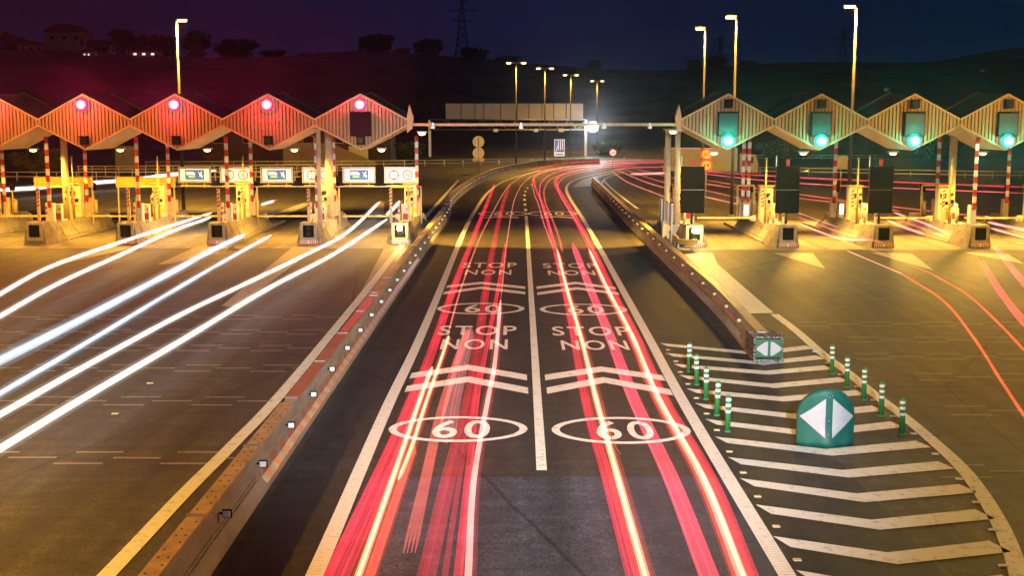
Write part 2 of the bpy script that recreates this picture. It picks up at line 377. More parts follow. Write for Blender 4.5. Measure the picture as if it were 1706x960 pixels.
# lane chevrons
for l, a, r, h in (((684, 627), (780, 613), (878, 630), .36), ((676, 649), (780, 633), (880, 652), .36), ((908, 630), (1002, 616), (1106, 631), .36), ((911, 652), (1006, 634), (1119, 655), .36),
                   ((744, 478), (802, 472), (875, 480), .36), ((739, 489), (802, 480), (875, 489), .36), ((894, 480), (959, 472), (1026, 481), .36), ((895, 490), (961, 481), (1031, 490), .36),
                   ((806, 363), (833, 361.5), (864, 363), .4), ((900, 363), (925, 361.5), (955, 363), .4)):
    P = [G(*q) for q in (l, a, r)]; d = Vector((0, h, 0)); mb = MB()
    for p, q in ((0, 1), (1, 2)): mb.poly([(*(P[p] - d).xy, Z3), (*(P[q] - d).xy, Z3), (*(P[q] + d).xy, Z3), (*(P[p] + d).xy, Z3)])
    mb.build('lane_chevron', M['white'], road)
def speed60(cx, cy, rx, ytop, ybot):
    c = G(cx, cy); a = G(cx, ytop).y; b = G(cx, ybot).y; cyw = (a + b) / 2; ry = (a - b) / 2; X = G(cx + rx, cy).x - c.x; mb = MB(); n = 48
    for k in range(n):
        t0, t1 = k * 2 * math.pi / n, (k + 1) * 2 * math.pi / n
        mb.poly([(c.x + X * u * math.cos(t), cyw + (ry * (1 if u == 1 else .84)) * math.sin(t), Z3) for u, t in ((1, t0), (1, t1), (.885, t1), (.885, t0))])
    text_on_road(mb, '60', c.x - X * .36, c.x + X * .46, cyw - ry * .7, cyw + ry * .68, Z3, .015)
    mb.build('speed_marking', M['white'], road)
speed60(763, 717, 116, 695, 738); speed60(1035, 719, 116, 696, 741)
speed60(801, 515, 73, 505.5, 524.5); speed60(972, 516.5, 73, 507, 526)
speed60(838, 356, 42, 352.5, 360); speed60(920, 356, 42, 352.5, 360)
for txt, x0, x1, ya, yb2 in (('STOP', 731, 861, 543.5, 559), ('NON', 735, 846, 566, 583), ('STOP', 920, 1049, 545, 560), ('NON', 935, 1046, 568, 584),
                             ('STOP', 771, 861, 438, 446.5), ('NON', 775, 852, 450, 458.5), ('STOP', 904, 994, 439, 447), ('NON', 913, 991, 451, 459)):
    ym = (ya + yb2) / 2; mb = MB()
    text_on_road(mb, txt, G(x0, ym).x, G(x1, ym).x, G(x0, yb2).y, G(x0, ya).y, Z3, .012)
    mb.build('stop_lettering', M['white'], road)
# rumble strips: rows of staggered transverse dashes
def rumble(ym, xa, xb, m, phase, dy=.42):
    Y = G(853, ym).y; mb = MB(); x = xa + phase
    while x < xb:
        for yy, o in ((-dy, 0), (dy, .15), (0, 1.08)):
            x1 = x + o + random.uniform(-.04, .04); x2 = min(x1 + 1.0, xb)
            if x2 - x1 > .2: ribbon(mb, [(x1, Y + yy, 0), (x2, Y + yy + random.uniform(-.02, .02), 0)], .11, Z2)
        x += 2.15
    mb.build('rumble_strip', M[m], road)
for i, ym in enumerate((529.5, 554, 581, 614.5, 669.5, 764.5)): rumble(ym, -34, -5.6, 'worn', (i * .7) % 1.3)
for i, ym in enumerate((540, 566, 594, 628, 684, 785)): rumble(ym, 9.5 if i < 5 else 8.0, 34, 'faint', (i * .9) % 1.4)
# road studs
mb = MB()
for x, y in [(1113, 584), (1126, 603), (1133, 621), (1146, 641), (1160, 664.5), (1177, 690.5), (1194, 718), (1215, 754), (1238, 789), (1262, 829), (1293, 879), (1328, 935)]:
    mb.box(G(x, y) + Vector((0, 0, .018)), (.13, .1, .022), 0, bev=.006)
mb.build('road_stud', M['amber'], road)
mb = MB()
for x, y in [(1357, 587), (1379, 606), (1400, 625), (1428, 645), (1455, 668), (1488, 695), (1522, 724), (1558, 758), (1598, 800), (1627, 839), (1654, 885), (1671, 945)]:
    mb.box(G(x, y) + Vector((0, 0, .018)), (.13, .1, .022), 0, bev=.006)
for x, y in [(250, 640), (192, 691)]: mb.box(G(x, y) + Vector((0, 0, .02)), (.16, .1, .024), 0, bev=.006)
mb.build('road_stud', M['refl'], road)
# tyre scuffs and dirt of the hard shoulder: short steel wire seen on the road
mb = MB(); pts = [G(*p, .02) for p in ((1003, 668), (1010, 700), (1022, 738), (1034, 757))]
mb.tube(smooth_path(pts), .008, n=5); tag(mb.build('loose_wire', M['steel']), 'thin loose wire lying on the right express lane', 'wire')

# ================================================================== BARRIERS
LBASE = [(-4.72, 8), (-4.72, 18), (-4.75, 40), (-4.75, 62), (-4.78, 85)] + [tuple(G(*p).xy) for p in ((756, 340), (788, 313), (828, 293), (870, 283), (920, 276), (1000, 272.5))]
lpath = smooth_path([(x, y, 0) for x, y in LBASE], 10)
lb = empty('median_barrier', (0, 0, 0), label='long low barrier left of the express lanes curving away right with white reflectors', cat='barrier')
mb = MB(); sweep(mb, lpath, [(0, .0), (-.02, .1), (-.12, .24), (-.16, .8), (-.4, .8), (-.5, .24), (-.56, .1), (-.58, 0)]); mb.build('barrier_body', M['barrier'], lb)
sd = sides(lpath)
def along(path, step, start=0.):
    d = 0; nxt = start
    for a, b in zip(path, path[1:]):
        L = (b - a).length
        while nxt <= d + L:
            t = (nxt - d) / L; v = (b - a).normalized(); yield a.lerp(b, t), v
            nxt += step
        d += L
cprof = [(-.135, .803), (-.135, .845), (-.42, .845), (-.42, .803)]
def part_path(a, b): return [p for p, v in along(lpath, .5) if a <= p.y <= b]
mb = MB(); sweep(mb, part_path(0, 25.6), cprof); k = 0
for p, v in along(lpath, .3, .1):
    if p.y > 25.4: break
    n = Vector((v.y, -v.x, 0)); k += 1
    for o in (-.2, -.34):
        if (k * 7 + int(o * 10)) % 3: mb.box(p + n * o + Vector((0, 0, .8455)), (.035, .05, .003), 1)
cap = mb.build('cap_rail', [M['capmetal'], M['hole']], lb)
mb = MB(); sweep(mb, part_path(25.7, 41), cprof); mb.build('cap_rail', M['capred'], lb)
mb = MB(); sweep(mb, [p for p, v in along(lpath, .5) if p.y > 41.1 or p.x > 5], cprof); mb.build('cap_rail', M['capmetal'], lb)
mb = MB()
for p, v in along(lpath, 4.0, 2.0):
    n = Vector((v.y, -v.x, 0))
    mb.box(p + n * -.28 + Vector((0, 0, .853)), (.31, .12, .012), 0, rz=math.atan2(v.y, v.x) - math.pi / 2)
mb.build('joint_plate', M['steel'], cap)
mb = MB(); sweep(mb, part_path(21.8, 58), [(-.03, .115), (-.122, .245), (-.132, .42), (-.122, .42), (-.108, .24), (-.014, .112)]); mb.build('delineator_strip', M['delin'], lb)
for z, o in ((.38, -.122), (.3, -.113)):
    mb = MB(); sweep(mb, part_path(8, 21.7), [(o - .01, z), (o + .012, z), (o + .012, z + .018), (o - .01, z + .018)]); mb.build('reflection_strip', M['steel'], lb)  # thin raised strips draw reflected lines of light along the barrier face
i = 0
rf_me = None
for p, v in along(lpath, 2.85, 18.85 - 8):
    if i > 55: break
    n = Vector((v.y, -v.x, 0)); rz = math.atan2(v.y, v.x) - math.pi / 2
    if rf_me is None:
        mb = MB(); mb.box((0, 0, 0), (.12, .05, .1), 0, bev=.008); mb.box((0, .03, 0), (.16, .012, .14), 1); mb.box((-.09, .03, 0), (.12, .02, .03), 1)
        o = mb.build('reflector', [M['refl'], M['black']], lb); rf_me = o.data
    else:
        o = bpy.data.objects.new('reflector', rf_me); C.objects.link(o); o.parent = lb
    o.location = p + n * -.02 + Vector((0, 0, .58)); o.rotation_euler = (0, 0, rz); i += 1

RPX = [(1253, 600), (1185, 517), (1100, 432), (1039, 369), (984, 308)]
rpath = smooth_path([G(*p) for p in RPX], 10)
rb = empty('median_barrier', (0, 0, 0), label='low barrier right of the express lanes ending at the green cushion', cat='barrier')
prof = [(0, 0), (0, .1), (.1, .24), (.14, .8), (.4, .8), (.5, .24), (.56, .1), (.58, 0)]
mb = MB(); sweep(mb, rpath, [(-o if False else o, z) for o, z in prof]); mb.build('barrier_body', M['barrier'], rb)
mb = MB(); sweep(mb, rpath, [(.115, .803), (.115, .845), (.42, .845), (.42, .803)]); cap2 = mb.build('cap_rail', M['capmetal'], rb)
mb = MB(); sweep(mb, rpath, [(.098, .42), (.062, .42), (.072, .54), (.108, .54)]); mb.build('side_rail', M['capmetal'], rb)
rme = None
for p, v in along(rpath, 2.85, 3.0):
    n = Vector((v.y, -v.x, 0)); rz = math.atan2(v.y, v.x) - math.pi / 2
    if rme is None:
        mb = MB(); mb.box((0, 0, 0), (.12, .05, .1), 0, bev=.008); mb.box((0, .03, 0), (.16, .012, .14), 1)
        o = mb.build('reflector', [M['amber'], M['black']], rb); rme = o.data
    else:
        o = bpy.data.objects.new('reflector', rme); C.objects.link(o); o.parent = rb
    o.location = p + n * .04 + Vector((0, 0, .66)); o.rotation_euler = (0, 0, rz)

# crash cushion at the near end of the right barrier
cc = empty('crash_cushion', (*G(1280, 606).xy, 0), label='battered silver crash cushion with green board and white arrows at the barrier end', cat='crash cushion')
mb = MB()
for s in (-1, 1):
    for z in (.2, .42, .64):
        mb.loft([[Vector((s * (.4 + .045 * (k % 2)), y, z + dz)) for k, dz in enumerate((-.09, -.045, 0, .045, .09))] + [Vector((s * .36, y, z + .09)), Vector((s * .36, y, z - .09))] for y in (.04, .7, 1.4)])
mb.build('side_panel', M['cush'], cc)
mb = MB()
for k in range(7): mb.box((-.34 + .11 * k, .35 + .02 * (k % 2), .78), (.05, .9, .06), 0, rz=random.uniform(-.06, .06))
for k in range(5): mb.box((0, .1 + .22 * k, .74), (.8, .06, .05), 0)
for k in range(26): mb.box((random.uniform(-.42, .42), random.uniform(-.05, .9), random.uniform(.72, .86)), (.05, .07, .04), 0, rz=random.random())
mb.build('top_frame', M['cush'], cc)
mb = MB(); mb.box((0, -.02, .44), (.76, .06, .54), 0, bev=.04); bd = mb.build('board', M['dgreen'], cc)
for s in (-1, 1):
    MB().prism([(s * .04, .65), (s * .04, .23), (s * .13, .25), (s * .34, .4), (s * .36, .44), (s * .34, .48), (s * .13, .63)], -.062, -.0525).build('arrow', M['sheet'], bd)
mb = MB(); mb.box((0, .02, .08), (.84, .14, .1), 0)
for k in range(14): mb.box((random.uniform(-.38, .38), random.uniform(-.1, .05), random.uniform(.03, .14)), (.06, .05, .05), 0, rz=random.random())
mb.build('skid_base', M['cush'], cc)

# guide posts
def guide_post():
    t = empty('guide_post', label='x', cat='guide post', group='green flexible posts beside the chevrons')
    MB().lathe([(.085, 0), (.085, .02), (.066, .04)], n=16).build('base', M['green'], t)
    MB().lathe([(.062, .02), (.06, .78), (.05, .82), (.02, .84)], n=16).build('post', M['green'], t)
    for z in (.44, .58, .71):
        MB().lathe([(.0635, z), (.0635, z + .065)], n=16).build('reflective_band', M['whitep'], t)
    return t
gp = None
LP = [(1148, 620), (1161, 642), (1176, 666), (1194, 693), (1212, 720)]; RP = [(1386, 624), (1411, 646), (1439, 667), (1468, 694), (1503, 725)]
ordn = ['farthest', 'second farthest', 'middle', 'second nearest', 'nearest']
for row, side in ((LP, 'left'), (RP, 'right')):
    for k, q in enumerate(row):
        lab = f'{ordn[k]} of five green posts with white bands on the {side} of the chevrons'
        if gp is None: gp = guide_post(); gp['label'] = lab; gp.location = G(*q)
        else:
            o = dup(gp, G(*q), 0, lab); o.rotation_euler = (R(random.uniform(-1.5, 1.5)), R(random.uniform(-2, 2)), random.random())

# domed marker
dm = empty('gore_marker', (*G(1379, 746).xy, 0), label='teal domed marker with two white arrow triangles standing on the chevrons', cat='marker')
def dome_outline(hw, top, n=20):
    zc = top - hw
    return [(-hw, 0.01)] + [(-hw * math.cos(math.pi * k / n), zc + hw * math.sin(math.pi * k / n)) for k in range(n + 1)] + [(hw, .01)]
hw = .61; n = 24; rings = []
def dep(x):     # the shell is bowed: middle nearest to the traffic
    return .24 * (x / hw) ** 2
out = dome_outline(hw, 1.27, n)
mb = MB(); cols = 24
def ztop(x): return (1.27 - hw) + math.sqrt(max(0, hw * hw - x * x))
front = []; back = []
for i in range(cols + 1):
    x = -hw * math.cos(math.pi * i / cols); col = []; colb = []
    for j in range(11):
        z = .0 + ztop(x) * j / 10
        bulge = .1 * math.exp(-((x / .2) ** 2)) * max(0, 1 - z / .33) ** .7 if z < .33 else 0
        side = .05 * math.exp(-(((abs(x) - .46) / .13) ** 2)) * max(0, 1 - z / .45) if z < .45 else 0
        col.append(Vector((x, dep(x) - bulge - side, z))); colb.append(Vector((x, dep(x) + .1, z)))
    front.append(col); back.append(colb)
fv = [[mb.bm.verts.new(p) for p in c] for c in front]; bv = [[mb.bm.verts.new(p) for p in c] for c in back]
for i in range(cols):
    for j in range(10):
        f = mb.bm.faces.new((fv[i][j], fv[i + 1][j], fv[i + 1][j + 1], fv[i][j + 1])); f.smooth = True
        f = mb.bm.faces.new((bv[i][j], bv[i][j + 1], bv[i + 1][j + 1], bv[i + 1][j])); f.smooth = True
    mb.bm.faces.new((fv[i][10], fv[i + 1][10], bv[i + 1][10], bv[i][10])); mb.bm.faces.new((fv[i + 1][0], fv[i][0], bv[i][0], bv[i + 1][0]))
for i in (0, cols):
    for j in range(10): mb.bm.faces.new((fv[i][j], fv[i][j + 1], bv[i][j + 1], bv[i][j]))
mb.build('shell', M['teal'], dm)
for s in (-1, 1):
    mb = MB(); ncol = 10
    for i in range(ncol):
        def c(u): 
            x = .075 + (.575 - .075) * u; hh = .43 * (1 - u) + .002; return x, hh
        (xa, ha), (xb, hb) = c(i / ncol), c((i + 1) / ncol); zc = .64
        for q in range(4):
            za0, za1 = zc - ha + 2 * ha * q / 4, zc - ha + 2 * ha * (q + 1) / 4; zb0, zb1 = zc - hb + 2 * hb * q / 4, zc - hb + 2 * hb * (q + 1) / 4
            def P(x, z):
                bl = .1 * math.exp(-((x / .2) ** 2)) * max(0, 1 - z / .33) ** .7 if z < .33 else 0
                return Vector((s * x, dep(x) - bl - .012, z))
            f = mb.poly([P(xa, za0), P(xb, zb0), P(xb, zb1), P(xa, za1)])
    o = mb.build('arrow_triangle', M['sheet'], dm)
mb = MB()
for x, z in ((.0, .58), (.0, 1.1), (-.06, 1.13), (.06, 1.13), (.0, .3)): mb.box((x, dep(x) - .012 - (.0 if z > .33 else .03), z), (.025, .02, .02), 0)
mb.build('bolt', M['steel'], dm)

# ================================================================== TOLL CANOPIES
YF, DEP = 66.0, 4.5
ZLO, ZHI, ZTOP, ZBOT, HWM = 6.5, 6.93, 8.28, 5.2, 2.515
LX = [(601 - 862) / 30.6 - 5.03 * k for k in range(6)]
RX = [(1212 - 862) / 30.6 + 5.05 * k for k in range(5)]
def canopy_bay(root, x0):
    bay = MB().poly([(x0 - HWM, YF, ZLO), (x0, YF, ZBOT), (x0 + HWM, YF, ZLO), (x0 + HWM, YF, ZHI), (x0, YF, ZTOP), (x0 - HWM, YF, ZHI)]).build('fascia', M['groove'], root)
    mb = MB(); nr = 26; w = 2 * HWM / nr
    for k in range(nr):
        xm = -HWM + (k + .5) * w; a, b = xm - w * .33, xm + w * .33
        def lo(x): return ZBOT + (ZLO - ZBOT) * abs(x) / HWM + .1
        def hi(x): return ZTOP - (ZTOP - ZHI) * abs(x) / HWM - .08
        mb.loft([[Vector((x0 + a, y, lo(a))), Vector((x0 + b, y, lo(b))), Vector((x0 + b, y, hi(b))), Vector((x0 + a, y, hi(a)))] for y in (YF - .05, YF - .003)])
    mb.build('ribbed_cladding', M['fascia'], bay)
    mb = MB(); e = .1
    for s in (-1, 1):
        for (za, zb) in ((ZHI, ZTOP), (ZLO, ZBOT)):
            sg = -1 if zb > za else 1
            mb.loft([[Vector((x0 + s * HWM, y, za)), Vector((x0, y, zb)), Vector((x0, y, zb + sg * e)), Vector((x0 + s * (HWM - .004), y, za + sg * e))] for y in (YF - .085, YF - .004)])
    mb.build('edge_trim', M['trim'], bay)
    mb = MB()
    for s in (-1, 1):
        mb.poly([(x0, YF, ZBOT), (x0, YF + DEP, ZBOT), (x0 + s * HWM, YF + DEP, ZLO), (x0 + s * HWM, YF, ZLO)])
    mb.build('soffit', M['soffit'], bay)
    mb = MB()
    for s in (-1, 1):
        mb.poly([(x0, YF, ZTOP), (x0, YF + DEP, ZTOP), (x0 + s * HWM, YF + DEP, ZHI), (x0 + s * HWM, YF, ZHI)])
    mb.poly([(x0 - HWM, YF + DEP, ZLO), (x0, YF + DEP, ZBOT), (x0 + HWM, YF + DEP, ZLO), (x0 + HWM, YF + DEP, ZHI), (x0, YF + DEP, ZTOP), (x0 - HWM, YF + DEP, ZHI)])
    mb.build('roof', M['roof'], bay)
    mb = MB()
    for s in (-1, 1):
        mb.loft([[Vector((x0 + s * HWM, y, ZHI)), Vector((x0, y, ZTOP + .08)), Vector((x0, y, ZTOP + .2)), Vector((x0 + s * HWM, y, ZHI + .12))] for y in (YF + DEP - .08, YF + DEP + .03)])
    mb.build('rear_trim', M['roof'], bay)
def end_cap(root, x, s):        # pointed closing piece at the inner end of a canopy
    mb = MB()
    mb.loft([[Vector((x, y, ZLO - .35)), Vector((x + s * .28, y, ZLO - .1)), Vector((x + s * .34, y, ZHI + .1)), Vector((x + s * .14, y, ZHI + .75)), Vector((x, y, ZHI + .1))] for y in (YF - .08, YF + .35)])
    mb.build('end_piece', M['trim'], root)
def column(root, x, y, r):
    mb = MB(); mb.tube([(x, y, 0), (x, y, 6.35)], r, n=12); mb.box((x, y, .5), (r * 3, r * 3, 1.0), 0); mb.box((x, y, 6.3), (r * 3.2, r * 3.2, .1), 0)
    mb.build('column', M['cream'], root)
lc = empty('toll_canopy', (LX[0], YF, 0), label='left zigzag toll canopy of cream ribbed diamonds with red lamps', cat='toll canopy')
rc = empty('toll_canopy', (RX[0], YF, 0), label='right zigzag toll canopy of cream ribbed diamonds with green lamps', cat='toll canopy')
def shift(root):
    for c in kids(root): c.location = -root.location
for x in LX: canopy_bay(lc, x)
for x in RX: canopy_bay(rc, x)
end_cap(lc, LX[0] + HWM, 1); end_cap(rc, RX[0] - HWM, -1)
column(lc, -11.15, 67.7, .13); column(lc, -11.1, 71.0, .24); column(lc, -26.7, 71.0, .2); column(lc, -36.6, 71.0, .2)
column(rc, 8.95, 67.5, .16); column(rc, 8.75, 70.2, .18); column(rc, 25.3, 70.2, .22); column(rc, 35, 70.2, .22)
shift(lc); shift(rc)

# pipe between the two canopies
gb = empty('cable_beam', (1, YF, 0), label='thin steel pipe beam spanning between the two toll canopies', cat='beam')
x0, x1 = LX[0] + HWM + .3, RX[0] - HWM - .3
MB().tube([(x0 - 1, .0, 6.6), (x1 - 1, .0, 6.6)], .085, n=10).build('pipe', M['cream'], gb)
for x in (-4.6, .2, 4.7, 7.2):
    mb = MB(); mb.box((x - 1, -.05, 6.45), (.22, .35, .16), 0, bev=.02); mb.box((x - 1, 0, 6.58), (.1, .2, .24), 0); mb.build('camera_box', M['steel'], gb)

# lane signals on the canopy fronts
def lane_signal(x, red, panel, lab):
    t = empty('lane_signal', (x, YF, 0), label=lab, cat='lane signal', group='lane signals on the canopy fronts')
    zt, zb = 7.72, 5.72
    if red: zt, zb = 7.68, 5.75
    for z, on in ((zt, red), (zb, not red)):
        mb = MB(); mb.box((0, -.2, z), (.46, .22, .46), 0, bev=.03); mb.prism([(-.23, z + .2), (.23, z + .2), (.23, z + .24), (-.23, z + .24)], -.5, -.31); h = mb.build('housing', M['black'], t)
        if on:
            mb = MB()
            mb.lathe([(.02, -.14), (.19, -.13), (.29, -.09), (.38, 0)], n=24, mis=[0, 1, 2]); o = mb.build('lamp_lens', [M['redcore'], M['redlamp'], M['redrim']] if red else [M['greencore'], M['greenlamp'], M['greenrim']], h); o.rotation_euler = (R(-90), 0, 0); o.location = (0, -.32, z)
            lamp('POINT', 'signal_light', (0, -.7, z), 400 if red else 230, (1, .03, .1) if red else (.03, 1, .75), t, .13)
            lamp('SPOT', 'signal_beam', (0, -.5, z), 1900 if red else 1100, (1, .02, .12) if red else (.02, 1, .72), t, .06, 40, .35, target=(-x, -66, z + 14))
        else:
            mb = MB(); mb.disc((0, -.314, z), .17, th=.02); mb.build('lamp_lens', M['lens_off'], h)
    if panel:
        mb = MB(); mb.box((0, -.18, 6.62), (1.12, .2, 1.3), 0, bev=.03); h = mb.build('matrix_panel', M['black'], t)
        MB().box((0, -.285, 6.62), (1.0, .012, 1.18), 0).build('matrix_face', M['black' if red else 'ledoff'], h)
        mb = MB(); mb.box((0, -.4, 7.29), (1.14, .42, .03), 0); mb.build('visor', M['black'], h)
side_l = ['innermost', 'second', 'third', 'fourth', 'fifth', 'sixth']
for k, x in enumerate(LX): lane_signal(x, True, k == 0, f'lit red lane lamp on the {side_l[k]} diamond of the left canopy counted outward')
for k, x in enumerate(RX): lane_signal(x, False, True, f'lit green lane lamp below dark matrix, {side_l[k]} diamond of the right canopy')

# lamps under the canopies
def canopy_light(x, y, z, lab, power, angle=168, aim=None, blend=.5):
    t = empty('canopy_light', (x, y, z), label=lab, cat='canopy light', group='lamps under the canopies')
    MB().box((0, 0, .08), (.55, .4, .12), 0, bev=.03).build('housing', M['steel'], t)
    mb = MB(); mb.lathe([(.05, -.1), (.16, -.06), (.2, .02)], n=14); mb.build('bulb', M['sodium'], t)
    lamp('SPOT', 'lamp_light', (0, 0, -.14), power, SOD, t, .15, angle, blend, None if aim is None else aim)
for k, x in enumerate(LX): canopy_light(x + .7, YF + 3.6, 5.12, f'sodium lamp under the {side_l[k]} bay of the left canopy', 3000)
for k, x in enumerate(RX): canopy_light(x - .35, YF + 2.2, 4.98, f'sodium lamp under the {side_l[k]} bay of the right canopy', 5200, 160, (0, -2.0, -4.6), .6)
canopy_light(8.45, YF - .3, 6.2, 'sodium lamp at the inner tip of the right canopy', 20000, 72, (-5.2, 3.2, -6.2), .35)
canopy_light(-5.3, YF + 1.2, 6.1, 'added sodium lamp at the inner tip of the left canopy', 15000, 72, (3.8, 1.8, -6.2), .35)  # added for the gold band of light across the express lanes

# ================================================================== ISLANDS AND THEIR EQUIPMENT
def nose(t, plate=True, left=True, lamp_on=False, lens=2):
    mb = MB()
    secs = [(0, .62, .46, 1.22), (.9, .85, .5, 1.22), (2.4, .9, .42, 1.1)]
    mb.loft([[Vector((-b, y, 0)), Vector((b, y, 0)), Vector((b * .97, y, .15)), Vector((a, y, h)), Vector((-a, y, h)), Vector((-b * .97, y, .15))] for y, b, a, h in secs])
    blk = mb.build('nose_block', M['dirty'], t)
    mb = MB()
    for sx in (-1, 1): mb.box((sx * .38, -.05, .72), (.15, .1, 1.0), 0)
    mb.box((0, -.05, 1.16), (.61, .1, .12), 0); mb.box((0, -.05, .32), (.61, .1, .2), 0)
    fr = mb.build('front_frame', M['concrete'], t)
    MB().box((0, -.02, .76), (.6, .03, .68), 0).build('recess', M['black'], fr)
    for z in ((.93, .6) if lens == 2 else (.6,)):
        mb = MB(); mb.disc((0, -.038, z), .14, th=.03); mb.build('signal_lens', M['lens_off'] if not (lamp_on and z > .9) else M['warmlamp'], fr)
    if plate:
        mb = MB(); mb.box((0, -.12, .16), (1.0, .03, .2), 0)
        for k in range(4):
            for s in (-1, 1):
                x = s * (.08 + k * .115)
                mb.prism([(x - .03, .07), (x + .025, .07), (x + .025 + s * .045, .16), (x + .025, .25), (x - .03, .25), (x - .03 + s * .045, .16)], -.142, -.137, 1)
        mb.build('chevron_plate', [M['whitep'], M['red']], t)
    mb = MB(); y = 2.45
    for k in range(4):
        L = 2.05
        mb.loft([[Vector((-.82, yy, 0)), Vector((.82, yy, 0)), Vector((.78, yy, .25)), Vector((.42, yy, .62)), Vector((.36, yy, 1.05)), Vector((-.36, yy, 1.05)), Vector((-.42, yy, .62)), Vector((-.78, yy, .25))] for yy in (y, y + L)])
        y += L + .04
    mb.loft([[Vector((-.8, yy, 0)), Vector((.8, yy, 0)), Vector((.5 * q, yy, .9 * q)), Vector((-.5 * q, yy, .9 * q))] for yy, q in ((y, 1), (y + 1.2, .25))])
    mb.build('barrier_block', M['concrete'], t)
    mb = MB(); mb.box((0, 8.5, .07), (1.9, 12.4, .14), 0, bev=.02); mb.build('kerb', M['concrete'], t)

def build_gate(label, near):
    t = empty('barrier_gate', label=label, cat='barrier gate', group='raised red and white barrier arms')
    MB().box((0, 0, .55), (.34, .4, 1.1), 0, bev=.03).build('cabinet', M['whitep'] if near else M['cream'], t)
    mb = MB(); mb.tube([(0, -.24, .95), (0, -.14, .95)], .1, n=10); mb.build('hub', M['dsteel'], t)
    mb = MB(); n = 11
    for k in range(n): mb.box((0, -.27, 1.0 + .36 * (k + .5) - .1), (.2, .07, .36), k % 2 == 0)
    mb.build('arm', [M['whitep'], M['red']], t)
    return t
def build_hazard(label):
    t = empty('hazard_post', label=label, cat='hazard post', group='striped hazard posts on the islands')
    mb = MB(); mb.box((0, 0, .95), (.16, .1, 1.9), 0); mb.build('post', M['cream'], t)
    mb = MB()
    for k in range(5):
        z = .85 + k * .21; mb.prism([(-.083, z), (.083, z + .1), (.083, z + .2), (-.083, z + .1)], -.0555, -.052)
    mb.build('stripes', M['red'], t); return t
def build_machine(label):
    t = empty('payment_machine', label=label, cat='payment machine', group='payment machines on the islands')
    MB().box((0, 0, 1.0), (.75, .6, 1.95), 0, bev=.04).build('body', M['cream'], t)
    mb = MB(); mb.box((0, .0, 2.02), (.85, .8, .07), 0, bev=.015); mb.build('hood', M['yellow'], t)
    mb = MB(); mb.box((-.1, -.305, 1.45), (.36, .02, .28), 0); mb.build('screen', M['glass'], t)
    mb = MB(); mb.box((.12, -.305, 1.02), (.22, .02, .2), 0); mb.box((-.18, -.305, .98), (.2, .02, .1), 0); mb.box((0, -.305, .7), (.4, .02, .05), 0); mb.build('slot', M['black'], t)
    MB().box((.2, -.31, .45), (.28, .03, .28), 0).build('service_door', M['yellow'], t); return t
def build_reader(label):
    t = empty('card_reader', label=label, cat='card reader', group='card readers on posts')
    mb = MB(); mb.tube([(0, 0, 0), (0, 0, 1.0)], .06, n=8); mb.build('post', M['yellow'], t)
    mb = MB(); mb.box((0, 0, 1.2), (.26, .3, .5), 0, bev=.04); h = mb.build('head', M['cream'], t)
    mb = MB(); mb.box((0, -.155, 1.24), (.16, .02, .2), 0); mb.build('screen', M['glass'], h)
    mb = MB(); mb.tube([(0, .05, 1.45), (0, .05, 1.6), (0, -.1, 1.68)], .03, n=6); mb.tube([(0, -.06, 1.66), (0, -.2, 1.64)], .07, n=10); mb.build('camera', M['dsteel'], t); return t
def build_pole(label, h):
    t = empty('antenna_pole', label=label, cat='pole', group='thin poles on the islands')
    MB().tube([(0, 0, 0), (0, 0, h * .6), (0, 0, h)], [.06, .05, .035], n=8).build('shaft', M['yellow'], t)
    mb = MB(); mb.box((0, 0, .03), (.22, .22, .06), 0); mb.build('foot', M['steel'], t)
    mb = MB(); mb.lathe([(.06, 0), (.05, .09), (.01, .12)], n=10); o = mb.build('tip', M['steel'], t); o.location = (0, 0, h); return t
def build_bollard(label):
    t = empty('cream_bollard', label=label, cat='bollard', group='short bollards on the islands')
    MB().tube([(0, 0, 0), (0, 0, .78)], .1, n=12).build('stem', M['cream'], t)
    MB().lathe([(.115, .76), (.115, .84), (.06, .9)], n=12).build('cap', M['yellow'], t); return t
def build_cabinet(label):
    t = empty('control_cabinet', label=label, cat='cabinet', group='red sided control cabinets')
    MB().box((0, 0, .5), (.34, .34, 1.0), 0, bev=.03).build('body', M['whitep'], t)
    mb = MB(); mb.box((0, -.176, .3), (.28, .012, .36), 0); mb.build('red_door', M['red'], t)
    mb = MB(); mb.box((.08, -.182, .72), (.06, .012, .1), 0); mb.build('lock', M['dsteel'], t); return t
def build_boom(label, L):
    t = empty('closed_boom', label=label, cat='barrier gate', group='closed horizontal booms')
    MB().box((0, 0, .16), (.3, .3, .32), 0, bev=.03).build('housing', M['cream'], t)
    mb = MB(); n = 8
    for k in range(n): mb.box((-L * (k + .5) / n, -.18, .2), (L / n, .06, .1), 1 if k % 2 else 0)
    mb.build('arm', [M['cream'], M['yellow']], t); return t
def build_frame(label):
    t = empty('height_frame', label=label, cat='frame', group='yellow pipe frames on the islands')
    mb = MB(); mb.tube([(-.5, 0, 0), (-.5, 0, 1.9), (-.46, 0, 1.98), (.46, 0, 1.98), (.5, 0, 1.9), (.5, 0, 0)], .06, n=8); mb.build('pipe', M['yellow'], t)
    for s in (-1, 1): MB().box((s * .5, -.07, 1.1), (.14, .04, .5), 0).build('plate', M['cream'], t)
    return t
protos = {}
def put(kind, fn, loc, label, rz=0, key=None):
    k = key or kind
    if k not in protos: o = fn(label); protos[k] = o; o.location = loc; o.rotation_euler = (0, 0, rz)
    else: o = dup(protos[k], loc, rz, label)
    return o

